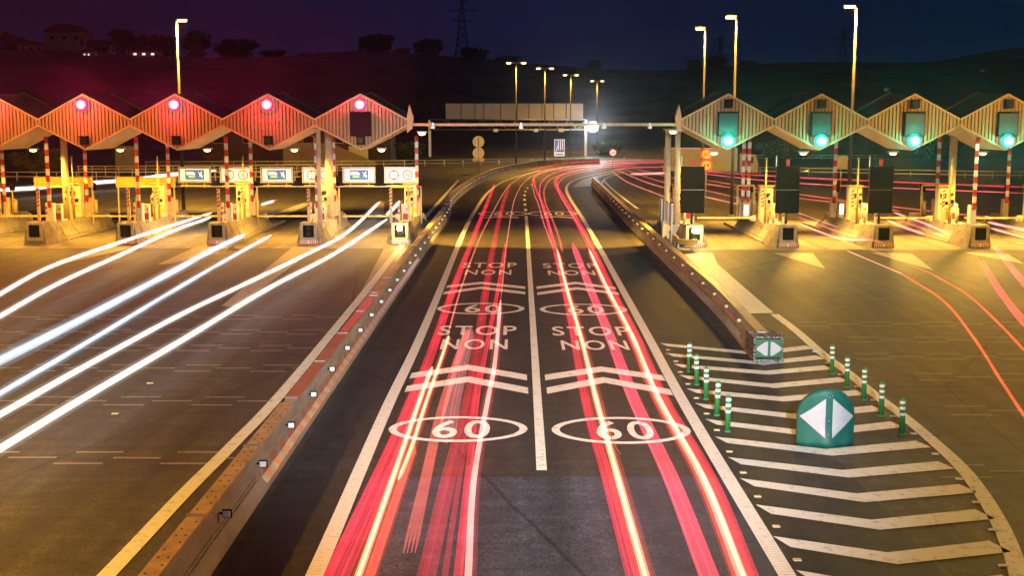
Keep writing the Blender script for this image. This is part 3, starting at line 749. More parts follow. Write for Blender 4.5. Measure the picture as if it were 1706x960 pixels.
ILX = [(664 - 862) / 30.6 - 5.05 * k for k in range(6)]
IRX = [9.55, 14.6, 19.75, 24.95, 30.1]
def where(k, side): return f'the {side_l[k]} {side} island'
isl = {}
for side, xs_, yf in (('left', ILX, 66.0), ('right', IRX, 64.6)):
    for k, x in enumerate(xs_):
        plate = not (side == 'left' and k >= 4); on = (k == 0)
        key = (plate, on)
        lab = f'concrete toll island with {"lit lamp" if on else "dark lamp"} nose, {side_l[k]} from the express lanes on the {side}'
        if key in isl: dup(isl[key], (x, yf, 0), 0, lab)
        else:
            t = empty('toll_island', (x, yf, 0), label=lab, cat='toll island', group='concrete toll islands'); nose(t, plate, lamp_on=on); isl[key] = t
    # equipment
for k, x in enumerate(ILX):
    w = where(k, 'left'); y = 66.0
    if 1 <= k <= 4 or k == 5:
        put('gate', lambda l: build_gate(l, True), (x + .22, y + 2.0, 1.05), f'raised striped barrier arm at the front of {w}', key='gate_near')
    put('hz', build_hazard, (x - .15 if k else x - .6, y + 1.1, 1.15), f'striped hazard post at the front of {w}')
    put('gate2', lambda l: build_gate(l, False), (x + .35, y + 7.6, 1.02), f'raised striped barrier arm at the back of {w}', key='gate_far')
    put('cab', build_cabinet, (x + .32 if k else x + .05, y + 2.9, 1.05), f'small white cabinet with red door on {w}')
    put('mach', build_machine, (x + .05, y + 6.4, 1.02), f'cream payment machine with dark screen on {w}')
    put('rd', build_reader, (x + .3, y + 4.3, 1.02), f'card reader with small camera on {w}')
    if k in (2, 3, 4): put('pole', lambda l: build_pole(l, 3.6), (x + .4, y + 5.0, 1.02), f'tall thin yellow pole on {w}')
    put('hz', build_hazard, (x + .2, y + 5.4, 1.02), f'striped hazard post in the middle of {w}')
    put('bol', build_bollard, (x + .25, y + 9.2, 1.0), f'short cream bollard near the back of {w}')
    put('bol', build_bollard, (x - .2, y + 9.9, 1.0), f'short cream bollard at the very back of {w}')
    if k == 0: put('fr', build_frame, (x - .35, y + 3.6, 1.02), 'yellow pipe frame on the innermost left island')
    if k >= 3: put('fr', build_frame, (x + .0, y + 3.8, 1.02), f'yellow pipe frame on {w}')
    if k < 5: put('boom', lambda l: build_boom(l, 3.25), (x - .55, y + 4.6, 1.03), f'closed horizontal boom across the lane left of {w}')
for k, x in enumerate(IRX):
    w = where(k, 'right'); y = 64.6
    if k == 3: put('gate', None, (x + .25, y + 2.0, 1.05), f'raised striped barrier arm at the front of {w}', key='gate_near')
    if k >= 1: put('gate2', None, (x - .75 + .95 * (k == 3), y + 7.8, 1.02), f'raised striped barrier arm at the back of {w}', key='gate_far')
    if k == 0: put('gate2', None, (x + 4.1, y + 8.5, 1.0), 'raised striped barrier arm left of the second right island', key='gate_far')
    put('mach', None, (x - .1, y + 5.6, 1.02), f'cream payment machine with dark screen on {w}')
    put('rd', None, (x - .35, y + 3.6, 1.02), f'card reader with small camera on {w}')
    put('hz', None, (x - .55, y + 4.3, 1.02), f'striped hazard post in the middle of {w}')
    put('hz', None, (x + .3, y + 6.4, 1.02), f'striped hazard post toward the back of {w}')
    put('bol', None, (x + .1, y + 9.4, 1.0), f'short cream bollard near the back of {w}')
    if k >= 1: put('pole', lambda l: build_pole(l, 3.6), (x - .65, y + 3.0, 1.05), f'tall thin yellow pole on {w}')
    put('cab', None, (x + .3, y + 4.9, 1.05), f'small white cabinet with red door on {w}')
    if k in (1, 3): put('fr', None, (x - 1.0 if k == 1 else x - .4, y + 7.0, 1.02 if k == 3 else 1.0), f'yellow pipe frame on {w}')
    if k in (0, 2, 3): put('boom', None, (x + 4.1, y + 4.9, 1.03), f'closed horizontal boom across the lane right of {w}')

def build_signal(label):
    t = empty('signal_box', label=label, cat='signal box', group='dark signal boxes on short posts')
    MB().tube([(0, 0, 0), (0, 0, 1.5)], .05, n=8).build('post', M['yellow'], t)
    mb = MB(); mb.box((0, 0, 1.7), (.3, .22, .5), 0, bev=.03); h = mb.build('housing', M['black'], t)
    for z in (1.82, 1.6):
        mb = MB(); mb.disc((0, -.112, z), .08, th=.015, n=14); mb.build('lens', M['lens_off'], h)
    return t
def build_marker(label):
    t = empty('edge_marker', label=label, cat='edge marker', group='narrow white edge markers on the islands')
    MB().box((0, 0, .55), (.12, .06, 1.1), 0, bev=.01).build('blade', M['whitep'], t)
    for z in (.5, .8): MB().box((0, -.033, z), (.1, .008, .14), 0).build('red_band', M['red'], t)
    return t
for side, xs_, y in (('left', ILX, 66.0), ('right', IRX, 64.6)):
    for k, x in enumerate(xs_):
        w = where(k, side); f = 1 if side == 'left' else -1
        put('sig', build_signal, (x + .28 * f, y + 8.7, 1.02), f'dark signal box on a yellow post at the back of {w}')
        put('mrk', build_marker, (x - .3 * f, y + 2.6, 1.05), f'narrow white and red edge marker near the front of {w}')
        put('mrk', None, (x - .32 * f, y + 7.2, 1.02), f'narrow white and red edge marker near the back of {w}')
        put('bol', None, (x - .28 * f, y + 4.9, 1.03), f'short cream bollard in the middle of {w}')
        put('bol', None, (x - .1, y + 3.3, 1.04), f'short cream bollard behind the nose of {w}')
# lit vending columns facing the traffic
scr = None
for x, y, z, w in ((15.0 - 1.4, 71.5, 1.02, 'second'), (19.75 - .3, 72.2, 1.02, 'third'), (19.75 + .75, 71.3, 1.0, 'third again, outer side of the'), ):
    lab = f'brightly lit ticket column on the {w} right island'
    if scr is None:
        scr = empty('ticket_column', (x, y, z), label=lab, cat='ticket column', group='lit ticket columns')
        MB().box((0, 0, .45), (.34, .34, .9), 0, bev=.03).build('body', M['cream'], scr)
        MB().box((0, -.178, .5), (.24, .014, .6), 0).build('lit_face', M['screen'], scr)
        MB().box((0, 0, .94), (.4, .4, .06), 0).build('lid', M['yellow'], scr)
    else: dup(scr, (x, y, z), 0, lab)

# black message boards on the right islands
mbp = None
for k, x in enumerate(IRX[:3]):
    loc = (x + (0.0, .12, .05)[k], 65.6, 1.1); lab = f'tall black two-panel message board on {where(k, "right")}'
    if mbp is None:
        t = mbp = empty('message_board', loc, label=lab, cat='message board', group='black message boards')
        MB().box((0, 0, 2.62), (1.28, .18, 1.26), 0, bev=.015).build('upper_panel', M['black'], t)
        MB().box((0, 0, 1.33), (1.28, .18, 1.26), 0, bev=.015).build('lower_panel', M['black'], t)
        mb = MB(); mb.box((0, .02, 1.975), (1.2, .12, .03), 0); mb.build('seam_bar', M['steel'], t)
        mb = MB(); mb.tube([(.0, .12, 0), (.0, .12, 3.0)], .07, n=10); mb.build('pole', M['dsteel'], t)
        mb = MB(); mb.box((.05, .3, 3.45), (.2, .05, .34), 0); mb.tube([(.05, .34, 2.9), (.05, .34, 3.3)], .03); mb.build('red_plate', M['red'], t)
        mb = MB(); mb.box((-.58, .3, 3.5), (.05, .05, .6), 0); mb.build('white_rod', M['whitep'], t)
    else: dup(mbp, loc, 0, lab)

# lamp on the two inner noses really shines
for x, y in ((ILX[0], 66.0), (IRX[0], 64.6)):
    t = empty('nose_lamp', (x + (.0 if x < 0 else .15), y - .22, .95), label='round lit amber lamp on the front of the innermost %s island' % ('left' if x < 0 else 'right'), cat='lamp', group='lit amber nose lamps')
    mb = MB(); mb.lathe([(.17, .0), (.18, .1)], n=16); o = mb.build('rim', M['dsteel'], t); o.rotation_euler = (R(90), 0, 0); o.location = (0, .1, 0)
    mb = MB(); mb.lathe([(.02, .1), (.1, .08), (.155, .02), (.16, -.04)], n=16); o = mb.build('lens', M['warmlamp'], t); o.rotation_euler = (R(90), 0, 0)
    lamp('POINT', 'lamp_light', (0, -.35, 0), 130, (1, .65, .2), t, .15)

# panel fence and torn guardrail at the inner right island
fe = empty('panel_fence', (8.75, 67, 0), label='grey louvred panel fence beside the innermost right island', cat='fence')
for k in range(4):
    mb = MB(); y = k * 1.6
    for j in range(9): mb.box((-.12 + .02 * k, y + .17 * j, 1.55), (.03, .12, 1.2), 0)
    mb.box((-.12 + .02 * k, y + .68, 2.16), (.04, 1.5, .05), 0); mb.box((-.12 + .02 * k, y + .68, .93), (.04, 1.5, .05), 0); mb.build('louvre_panel', M['steel'], fe)
    mb = MB(); mb.box((-.12, y - .06, 1.1), (.08, .08, 2.2), 0); mb.build('fence_post', M['whitep'], fe)
gr = empty('torn_guardrail', (8.5, 63.2, 0), label='bent yellow guardrail end before the innermost right island', cat='guardrail')
mb = MB(); sweep(mb, smooth_path([(.15, 3.0, 0), (.2, 1.6, 0), (.1, .6, 0), (.55, -.1, 0), (1.0, .05, 0)]), [(-.04, .3), (.02, .36), (-.04, .45), (.02, .54), (-.04, .6), (.06, .6), (.1, .54), (.04, .45), (.1, .36), (.06, .3)]); mb.build('rail', M['yellow'], gr)
for x, y in ((.2, 2.4), (.15, .9), (.85, .1)): MB().box((x, y + .12, .3), (.09, .12, .6), 0).build('post', M['steel'], gr)

# height and lorry signs over the left lanes
def sign_board(x, lorry, lab):
    t = empty('lane_sign', (x, 73.6, 0), label=lab, cat='lane sign', group='lit lane signs over the left lanes')
    W, H, z = 2.0, .98, 3.5
    mb = MB(); e = .07
    for s in (-1, 1): mb.box((s * (W / 2 - e / 2), 0, z), (e, .16, H), 0); mb.box((0, 0, z + s * (H / 2 - e / 2)), (W - 2 * e, .16, e), 0)
    mb.box((0, .06, z), (W - 2 * e, .03, H - 2 * e), 0); mb.build('frame', M['steel'], t)
    face = MB().box((0, .0, z), (W - .26, .04, H - .24), 0).build('face', M['litwhite'], t)
    if lorry:
        MB().box((.0, -.023, z), (1.16, .004, .6), 0).build('blue_field', M['litblue'], face)
        mb = MB(); mb.box((-.28, -.027, z + .1), (.46, .004, .2), 0); mb.box((-.02, -.027, z + .06), (.1, .004, .14), 0)
        mb.prism([(.2, z + .22), (.32, z + .1), (.42, z + .22), (.46, z + .2), (.4, z + .06), (.5, z - .06), (.46, z - .2), (.36, z - .08), (.28, z - .12), (.3, z + .02)], -.029, -.025); mb.build('pictogram', M['litwhite'], face)
        mb = MB(); mb.box((-.18, -.031, z - .13), (.44, .004, .14), 0); mb.build('card_symbol', M['litgreen'], face)
        MB().box((-.18, -.035, z - .1), (.4, .004, .035), 0).build('card_stripe', M['litwhite'], face)
    else:
        for cx, txt in ((-.42, '2,1'), (.42, '30')):
            mb = MB(); mb.disc((cx, -.022, z), .31, th=.004, n=32); r = mb.build('red_ring', M['litred'], face)
            mb = MB(); mb.disc((cx, -.028, z), .245, th=.004, n=32); mb.build('ring_centre', M['litwhite'], r)
            mb = MB(); 
            if txt == '30': text_upright(mb, txt, cx - .15, cx + .15, z - .11, z + .11, -.034)
            else:
                text_upright(mb, '3,5m', cx - .15, cx + .15, z - .06, z + .06, -.034)
                for s in (-1, 1): mb.poly([(cx - .07, -.034, z + s * .25), (cx + .07, -.034, z + s * .25), (cx, -.034, z + s * .13)])
            mb.build('digits', M['inkd'], r)
    mb = MB()
    for s in (-1, 1): mb.box((s * .55, .1, z - .62), (.06, .06, .3), 0)
    mb.box((0, .1, z - .66), (W * .9, .07, .07), 0); mb.build('bracket', M['yellow'], t)
for k in range(3):
    c = LX[k]
    sign_board(c - 1.18 + .03, True, f'lit sign with blue lorry pictogram over the {side_l[k]} left lane from the centre')
    sign_board(c + 1.4, False, f'lit sign with two red ring limits over the {side_l[k]} left lane from the centre')
tm = None
for k, (xa, xb) in enumerate(((-24.6, -20.95), (-29.6, -26.0))):
    t = empty('blank_board', ((xa + xb) / 2, 73.6, 0), label=f'blank ochre board over the {side_l[3 + k]} left lane from the centre', cat='board', group='blank boards over the far left lanes')
    MB().box((0, 0, 3.05), (xb - xa, .12, .62), 0, bev=.02).build('panel', M['yellow'], t)
    for s in (-1, 1): MB().box((s * (xb - xa) * .47, .1, 1.72), (.08, .08, 3.4), 0).build('support', M['cream'], t)

# support poles of the lane signs
for k in range(3):
    t = empty('sign_gantry', (LX[k], 73.78, 0), label=f'thin bar carrying the pair of lit signs over the {side_l[k]} left lane', cat='sign bar', group='bars carrying the lane signs')
    MB().box((.12, .0, 2.78), (5.0, .06, .06), 0).build('bar', M['steel'], t)
    mb = MB(); mb.tube([(2.6, .02, 0), (2.6, .02, 2.8)], .06, n=8); mb.build('post', M['cream'], t)

# ================================================================== STREET LAMPS
def street_lamp(x, y, h, arms, lab, power, soft=False, grp='street lamps', head=.8, cone=160, bl=.7, aim=None):
    t = empty('street_lamp', (x, y, 0), label=lab, cat='street lamp', group=grp)
    MB().tube([(0, 0, 0), (0, 0, h * .5), (0, 0, h)], [.13, .1, .07], n=10).build('pole', M['dpole'], t)
    mb = MB(); mb.box((0, 0, .04), (.4, .4, .08), 0); mb.build('base_plate', M['steel'], t)
    for s, L in arms:
        mb = MB(); mb.tube([(0, 0, h - .05), (s * L * .5, 0, h + .08), (s * L, 0, h + .1)], .045, n=8); ar = mb.build('arm', M['steel'], t)
        mb = MB(); mb.box((s * (L + head * .4), 0, h + .13), (head, .3, .12), 0, bev=.03); hd = mb.build('lamp_head', M['steel'], ar)
        mb = MB(); mb.box((s * (L + head * .4), -.02, h - .0), (head * .8, .26, .15), 0, bev=.05); mb.build('lamp_glass', M['sodium_soft'] if soft else M['sodium'], hd)
        lamp('SPOT', 'lamp_light', (s * (L + head * .4), -.3, h - .15), power, SOD, t, .2, cone, bl, aim)
def at_lamp(px, ytop, Y): p = A(px, ytop, Y); return p.x, Y, p.z
x, y, h = at_lamp(1427, 11, 76); street_lamp(x, y, h, [(-1, .1)], 'tallest lit street lamp behind the second right diamond', 45000, cone=125, bl=.6, aim=(0, 15, h - 13))
x, y, h = at_lamp(1227, 29, 86); street_lamp(x, y, h, [(-1, .1)], 'lit street lamp rising behind the innermost right diamond, nearer of two', 16000, cone=125, bl=.6, aim=(0, 15, h - 13))
x, y, h = at_lamp(1175, 48, 98); street_lamp(x, y, h, [(-1, .1)], 'dimmer lit street lamp left of the innermost right diamond peak', 14000, True, cone=125, bl=.6, aim=(0, 15, h - 13))
x, y, h = at_lamp(294, 34, 90); street_lamp(x, y, h, [(1, .1)], 'lone lit street lamp behind the third left diamond', 70000, cone=125, bl=.6, aim=(0, 15, h - 13))
for (px, yt, Y, nm) in ((860, 105, 160, 'nearest'), (908, 114, 180, 'second'), (951, 125, 205, 'third'), (995, 135, 232, 'farthest')):
    x, y, h = at_lamp(px, yt, Y)
    street_lamp(x, y, h, [(-1, .7), (1, .7)], f'{nm} double-armed lamp of the row beyond the road bend', 6000, False, 'double lamps along the bend', .7)
# street lamps out of view, then a flood standing in for headlights
street_lamp(-19.5, 14, 10, [(1, 1.2)], 'street lamp left of the near left carriageway', 22000, cone=178, bl=.12)
street_lamp(-31, 52, 12, [(1, 1.2)], 'added unseen street lamp far left before the toll islands', 11000, cone=178, bl=.12)  # unseen, added to light the left canopy front
street_lamp(33, 44, 13, [(-1, 1.2)], 'added unseen street lamp right of the right carriageway', 24000, cone=178, bl=.12)  # unseen, added to light the right canopy front from the near side
t = empty('flood_lamp', (1.8, -7, 0), label='added neutral flood lamp on an unseen mast, standing in for headlights on express lanes', cat='flood lamp')  # added source in place of the headlights of passing cars
MB().tube([(0, 0, -.05), (0, 0, 10.6)], .12, n=10).build('mast', M['steel'], t)
MB().box((0, .15, 10.8), (.9, .3, .5), 0, bev=.04).build('housing', M['dsteel'], t)
mb = MB(); mb.box((0, .32, 10.8), (.8, .04, .4), 0); mb.build('lamp_glass', M['whitelamp'], t)
lamp('SPOT', 'lamp_light', (0, .5, 10.8), 118000, (.9, .95, 1), t, .25, 32, .9, target=(-.9, 50, 0))

# ================================================================== FAR ROAD FURNITURE
gt = empty('sign_gantry', (0, 215, 0), label='wide overhead gantry with pale blank panel backs beyond the plaza', cat='gantry')
a = A(742, 200, 215); b = A(972, 172, 215); n = 10; wd = [(a.x + (b.x - a.x) * q) for q in (0, .115, .215, .28, .4, .52, .605, .7, .785, .875, 1)]
for xa, xb in zip(wd, wd[1:]): MB().box(((xa + xb) / 2, 0, (a.z + b.z) / 2), (xb - xa - .1, .15, b.z - a.z), 0, bev=.03).build('sign_panel', M['panelback'], gt)
xl = A(716, 215, 215).x; xr = A(976, 215, 215).x; z1 = A(853, 216, 215).z; z2 = A(853, 199, 215).z
mb = MB()
for z in (z1, z2): mb.tube([(xl, -.5, z), (xr, -.5, z)], .13, n=8); mb.tube([(xl, .7, z), (xr, .7, z)], .13, n=8)
m_ = 18
for k in range(m_):
    q0, q1 = xl + (xr - xl) * k / m_, xl + (xr - xl) * (k + 1) / m_
    mb.tube([(q0, -.5, z1 if k % 2 else z2), (q1, -.5, z2 if k % 2 else z1)], .06, n=6)
mb.build('truss', M['steel'], gt)
for x in (xl, xr):
    mb = MB(); mb.box((x, .1, z2 / 2), (.45, .45, z2), 0); mb.build('leg', M['steel'], gt)
for px in (826, 893, 935):
    q = A(px, 217, 214); mb = MB(); mb.box((q.x, -.9, q.z), (.9, .5, .6), 0, bev=.05); mb.build('camera_unit', M['steel'], gt)
fl = empty('flood_lamp', (*A(988, 211, 212).xy, A(988, 211, 212).z), label='dazzling white flood lamp at the right leg of the gantry', cat='flood lamp')
MB().box((0, .2, 0), (.8, .3, .7), 0, bev=.05).build('housing', M['dsteel'], fl)
mb = MB(); mb.lathe([(.03, -.2), (.6, -.3), (.88, -.1), (.9, 0)], n=20); o = mb.build('lamp_glass', M['whitelamp'], fl); o.rotation_euler = (R(-90), 0, 0); o.location = (0, .03, 0)
MB().tube([(-.1, .4, 0), (-.9, .6, 0)], .08).build('bracket', M['steel'], fl)
lamp('SPOT', 'lamp_light', (0, -.5, 0), 9000, (.85, .95, 1), fl, .3, 150, .6, target=(0, -20, -9))

def round_sign(name, px, ys, r, Y, lab, faces, cat='road sign'):
    p = A(px, ys[0], Y); t = empty(name, (p.x, Y, 0), label=lab, cat=cat); zt = 0
    for q, f in zip(ys, faces):
        z = A(px, q, Y).z; zt = max(zt, z)
        if f is None:
            mb = MB(); mb.disc((0, .1, z), r, th=.05); mb.build('disc_back', M['cream'], t)
        elif f == 'plate':
            MB().box((0, .08, z), (r * 2, .05, r * .5), 0).build('plate', M['cream'], t)
        else:
            mb = MB(); mb.disc((0, -.08, z), r, th=.04, n=28); d = mb.build('red_ring', M['litred'], t)
            mb = MB(); mb.disc((0, -.123, z), r * .74, th=.006, n=28); mb.build('ring_centre', M['litwhite'] if f[1] else lit_or, d)
            mb = MB()
            if f[0]: text_upright(mb, f[0], -r * .48, r * .48, z - r * .3, z + r * .3, -.135)
            else:
                for s in (-1, 1): mb.box((s * r * .28, -.133, z - r * .08), (r * .4, .006, r * .22), 0); mb.box((s * r * .28, -.133, z + r * .1), (r * .22, .006, r * .2), 0)
            mb.build('symbol', M['inkd'], d)
    mb = MB(); mb.tube([(0, 0, 0), (0, 0, zt + r * .8)], .05, n=8); mb.build('post', M['steel'], t)
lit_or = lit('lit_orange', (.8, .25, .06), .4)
round_sign('road_sign', 797, (236, 255, 266), .72, 150, 'backs of two round signs and a plate on one post', (None, None, 'plate'))
round_sign('road_sign', 1021, (254,), .55, 168, 'small red ringed 100 speed sign beyond the bend', (('100', True),))
round_sign('road_sign', 1177, (257, 275), .48, 95, 'post with 80 speed sign above orange no overtaking sign', (('80', False), ('', False)))
p = A(932, 246, 160); t = empty('road_sign', (p.x, 160, 0), label='blue and white lane layout sign on two thin posts', cat='road sign')
a = A(923.5, 260, 160); b = A(941, 232, 160); W = b.x - a.x; H = b.z - a.z; zc = (a.z + b.z) / 2
MB().box((0, 0, zc), (W, .06, H), 0).build('board', M['litwhite'], t)
MB().box((0, -.035, zc + H * .1), (W * .9, .008, H * .72), 0).build('blue_field', M['litblue'], t)
mb = MB()
for k in range(4):
    x = W * (-.3 + .2 * k)
    if k: mb.box((x, -.043, zc + H * .14), (W * .06, .006, H * .55), 0)
    else: mb.prism([(x - W * .06, zc - H * .2), (x, zc - H * .2), (x + W * .2, zc + H * .1), (x + W * .15, zc + H * .14)], -.046, -.04)
mb.build('lane_lines', M['litwhite'], t)
mb = MB(); mb.box((0, -.035, zc - H * .4), (W * .7, .008, H * .06), 0); mb.build('text_line', M['inkd'], t)
mb = MB()
for s in (-1, 1): mb.tube([(s * W * .3, .06, 0), (s * W * .3, .06, a.z + .3)], .05, n=6)
mb.build('post', M['steel'], t)
p = A(1402, 270, 110); t = empty('road_sign', (p.x, 110, 0), label='grey back of a square sign behind the second right diamond', cat='road sign')
MB().box((0, 0, p.z), (1.15, .05, 1.15), 0).build('board', M['panelback'], t); MB().tube([(0, .06, 0), (0, .06, p.z)], .05).build('post', M['steel'], t)

def guardrail(pts, lab, posts=2.0, h=.75, bars=2, m='steel', name='guardrail'):
    t = empty(name, (pts[0][0], pts[0][1], 0), label=lab, cat='guardrail'); o = Vector((pts[0][0], pts[0][1], 0))
    path = smooth_path([Vector((x, y, 0)) - o for x, y in pts], 6) if len(pts) > 2 else [Vector((x, y, 0)) - o for x, y in pts]
    mb = MB()
    for k in range(bars):
        z = h * (1 - k * .5 / max(1, bars - 1)) if bars > 1 else h
        sweep(mb, path, [(-.04, z - .07), (.04, z - .07), (.04, z + .02), (-.04, z + .02)])
    mb.build('rail', M[m], t); pm = MB().box((0, .08, h / 2), (.1, .06, h), 0).build('post', M[m], t)
    for k, (p, v) in enumerate(along(path, posts, .2)):
        q = pm if k == 0 else pm.copy()
        if k: C.objects.link(q)
        q.location = p
guardrail([(-60, 133), (-24, 133)], 'nearer steel bridge railing at far left beyond the plaza', 2.2, 1.0, 2, 'cream')
guardrail([(-52, 142), (-39, 142), (-20, 146)], 'farther steel bridge railing with close posts at left', 1.6, 1.3, 3, 'cream')
guardrail([(-52, 168), (-20, 172), (-2, 180), (20, 194), (60, 198)], 'steel guardrail running behind the road bend', 3.0, .85, 2, 'steel')
guardrail([(30, 150), (60, 138), (95, 150)], 'steel guardrail behind the right canopy', 3.0, .85, 2, 'steel')

# lorry on the far carriageway
lo = empty('box_lorry', (*G(1120, 296).xy, 0), R(-8), label='grey box lorry on the far bend behind the right canopy tip', cat='lorry')
MB().box((3.2, 0, 2.15), (8.4, 2.45, 2.7), 0, bev=.06).build('cargo_box', M['lorry'], lo)
MB().box((3.2, 0, .72), (8.8, 1.0, .16), 0).build('chassis', M['dsteel'], lo)
mb = MB(); mb.loft([[Vector((x, y, z)) for x, z in ((7.7, .7), (9.7, .7), (9.75, 1.7), (9.45, 2.75), (7.7, 2.85))] for y in (-1.15, 1.15)]); cb = mb.build('cab', M['lorry'], lo)
mb = MB(); mb.box((8.75, -1.155, 2.15), (.8, .02, .7), 0); mb.build('side_window', M['glass'], cb)
for x in (.6, 1.8, 8.6):
    for s in (-1, 1):
        mb = MB(); mb.tube([(x, s * .9, .5), (x, s * 1.2, .5)], .5, n=18); mb.build('wheel', M['rubber'], lo)
mb = MB(); mb.box((-1.02, -.95, .95), (.04, .35, .16), 0); mb.box((-1.02, .95, .95), (.04, .35, .16), 0); mb.build('tail_lamp', emit('tail_lamp', (1, .05, .08), 3), lo)
mb = MB(); mb.box((3.2, -1.24, 3.46), (8.2, .03, .05), 0); mb.build('marker_strip', emit('marker_lamp', (1, .3, .35), 1.2), lo)

# depot building, ramp wall and house
d = empty('depot_building', (-34, 186, 0), label='dark low depot building behind the left canopy', cat='building')
MB().box((0, 4, 2.9), (29, 8, 5.8), 0).build('wall', M['walld'], d)
MB().box((0, 4, 5.92), (29.6, 8.6, .22), 0).build('roof', M['roof'], d)
for k in range(6): 
    mb = MB(); mb.box((-12 + 4.6 * k, -.03, 3.6), (1.8, .06, 1.2), 0); f = mb.build('window', M['steel'], d); MB().box((-12 + 4.6 * k, -.065, 3.6), (1.6, .02, 1.0), 0).build('pane', M['glass'], f)
MB().box((9.5, -.04, 1.3), (3, .06, 2.6), 0).build('door', M['steel'], d)
MB().prism([(-8, 0), (5.5, 0), (5.5, .4), (-1, 3.2), (-8, 3.4)], 172, 172.6).build('ramp_wall', M['wallp'], None, (-26, 3, 0))
tag(bpy.data.objects['ramp_wall'], 'pale sloping ramp wall behind the innermost left signs', 'wall')
MB().box((0, 0, 1.6), (2.6, .6, 3.2), 0).build('concrete_block_wall', M['wallp'], None, (-52, 160, 0))
tag(bpy.data.objects['concrete_block_wall'], 'pale upright wall end behind the fourth left diamond', 'wall')

def house(px, ybase, ytop, wpx, Y, lab, lit_n=0, roofm='tile'):
    p = A(px, ybase, Y); top = A(px, ytop, Y).z; W = wpx * Y / 2000; H = top - p.z
    t = empty('hill_house', (p.x, Y, p.z), label=lab, cat='house', group='houses on the dark hill')
    MB().box((0, W * .3, H * .32 - 2), (W, W * .6, H * .64 + 4), 0).build('wall', M['wallp'], t)
    mb = MB(); mb.loft([[Vector((-W * .56, y, H * .64)), Vector((W * .56, y, H * .64)), Vector((W * .18, y, H)), Vector((-W * .22, y, H))] for y in (-W * .06, W * .66)]); rf = mb.build('roof', M[roofm], t)
    MB().box((W * .1, W * .3, H * .98), (W * .06, W * .06, H * .25), 0).build('chimney', M['wallp'], rf)
    for k in range(3):
        x = W * (-.3 + .3 * k); mb = MB(); mb.box((x, -.04, H * .38), (W * .13, .06, H * .22), 0); f = mb.build('window', M['cream'], t)
        MB().box((x, -.08, H * .38), (W * .11, .03, H * .18), 0).build('pane', M['window_lit'] if k < lit_n else M['glass'], f)
    MB().box((W * .42, -.04, H * .16), (W * .08, .06, H * .32), 0).build('door', M['walld'], t)
house(108, 76, 40, 66, 425, 'pale two storey house with low roof high on the left skyline')
house(148, 97, 80, 22, 390, 'small house with one lit window below the skyline house', 2)
house(240, 97, 78, 48, 400, 'low house with lit windows between the left hill trees', 3)
house(52, 88, 68, 44, 420, 'low dark house beside the tall skyline house at far left')
house(345, 112, 97, 26, 400, 'small dim house right of the lone left street lamp', 1)
house(1640, 122, 112, 12, 380, 'tiny lit house high on the far right slope', 1)
house(1556, 142, 133, 10, 360, 'tiny lit house low on the far right slope', 2)
house(1478, 152, 144, 9, 340, 'tiny lit house on the slope above the third right diamond', 1)

# ================================================================== TREES
def leaf_cloud(mb, c, rx, rz, n, size, rng):
    for _ in range(n):
        while True:
            v = Vector((rng.uniform(-1, 1), rng.uniform(-1, 1), rng.uniform(-1, 1)))
            if .15 < v.length < 1: break
        p = c + Vector((v.x * rx, v.y * rx, v.z * rz)); s = size * rng.uniform(.6, 1.5)
        a = Vector((rng.gauss(0, 1), rng.gauss(0, 1), rng.gauss(0, 1))).normalized(); b = a.orthogonal().normalized(); d_ = a.cross(b)
        mb.poly([p + b * s, p + d_ * s * .55, p - b * s, p - d_ * s * .55])
def tree(x, y, z, h, w, lab, seed, grp='dark trees on the hill', leafm='leaf', dens=1.0, name='hill_tree'):
    rng = random.Random(seed); t = empty(name, (x, y, z), label=lab, cat='tree', group=grp)
    mb = MB(); mb.tube([(0, 0, -1), (rng.uniform(-.2, .2), 0, h * .3), (rng.uniform(-.3, .3), 0, h * .7)], [w * .06, w * .045, w * .015], n=7)
    ends = []
    for k in range(8):
        a = rng.uniform(0, 6.28); z0 = h * rng.uniform(.22, .5); e = Vector((math.cos(a) * w * rng.uniform(.18, .36), math.sin(a) * w * rng.uniform(.18, .36), h * rng.uniform(.5, .88)))
        mb.tube([(0, 0, z0), e * .55 + Vector((0, 0, z0 * .4)), e], [w * .025, w * .016, w * .006], n=5); ends.append(e)
    mb.build('trunk', M['bark'], t); mb = MB()
    for e in ends: leaf_cloud(mb, e, w * rng.uniform(.17, .27), h * rng.uniform(.14, .2), int(110 * dens), w * .04, rng)
    leaf_cloud(mb, Vector((0, 0, h * .5)), w * .42, h * .46, int(650 * dens), w * .045, rng)
    mb.build('crown', M[leafm], t)
def tree_px(px, ytop, ybase, wpx, Y, lab, seed, **k):
    p = A(px, ybase, Y); z = min(p.z, hill(p.x, Y)); top = A(px, ytop, Y).z; tree(p.x, Y, z, max(3, (top - z) / .98), wpx * Y / 2000 * 1.25, lab, seed, **k)
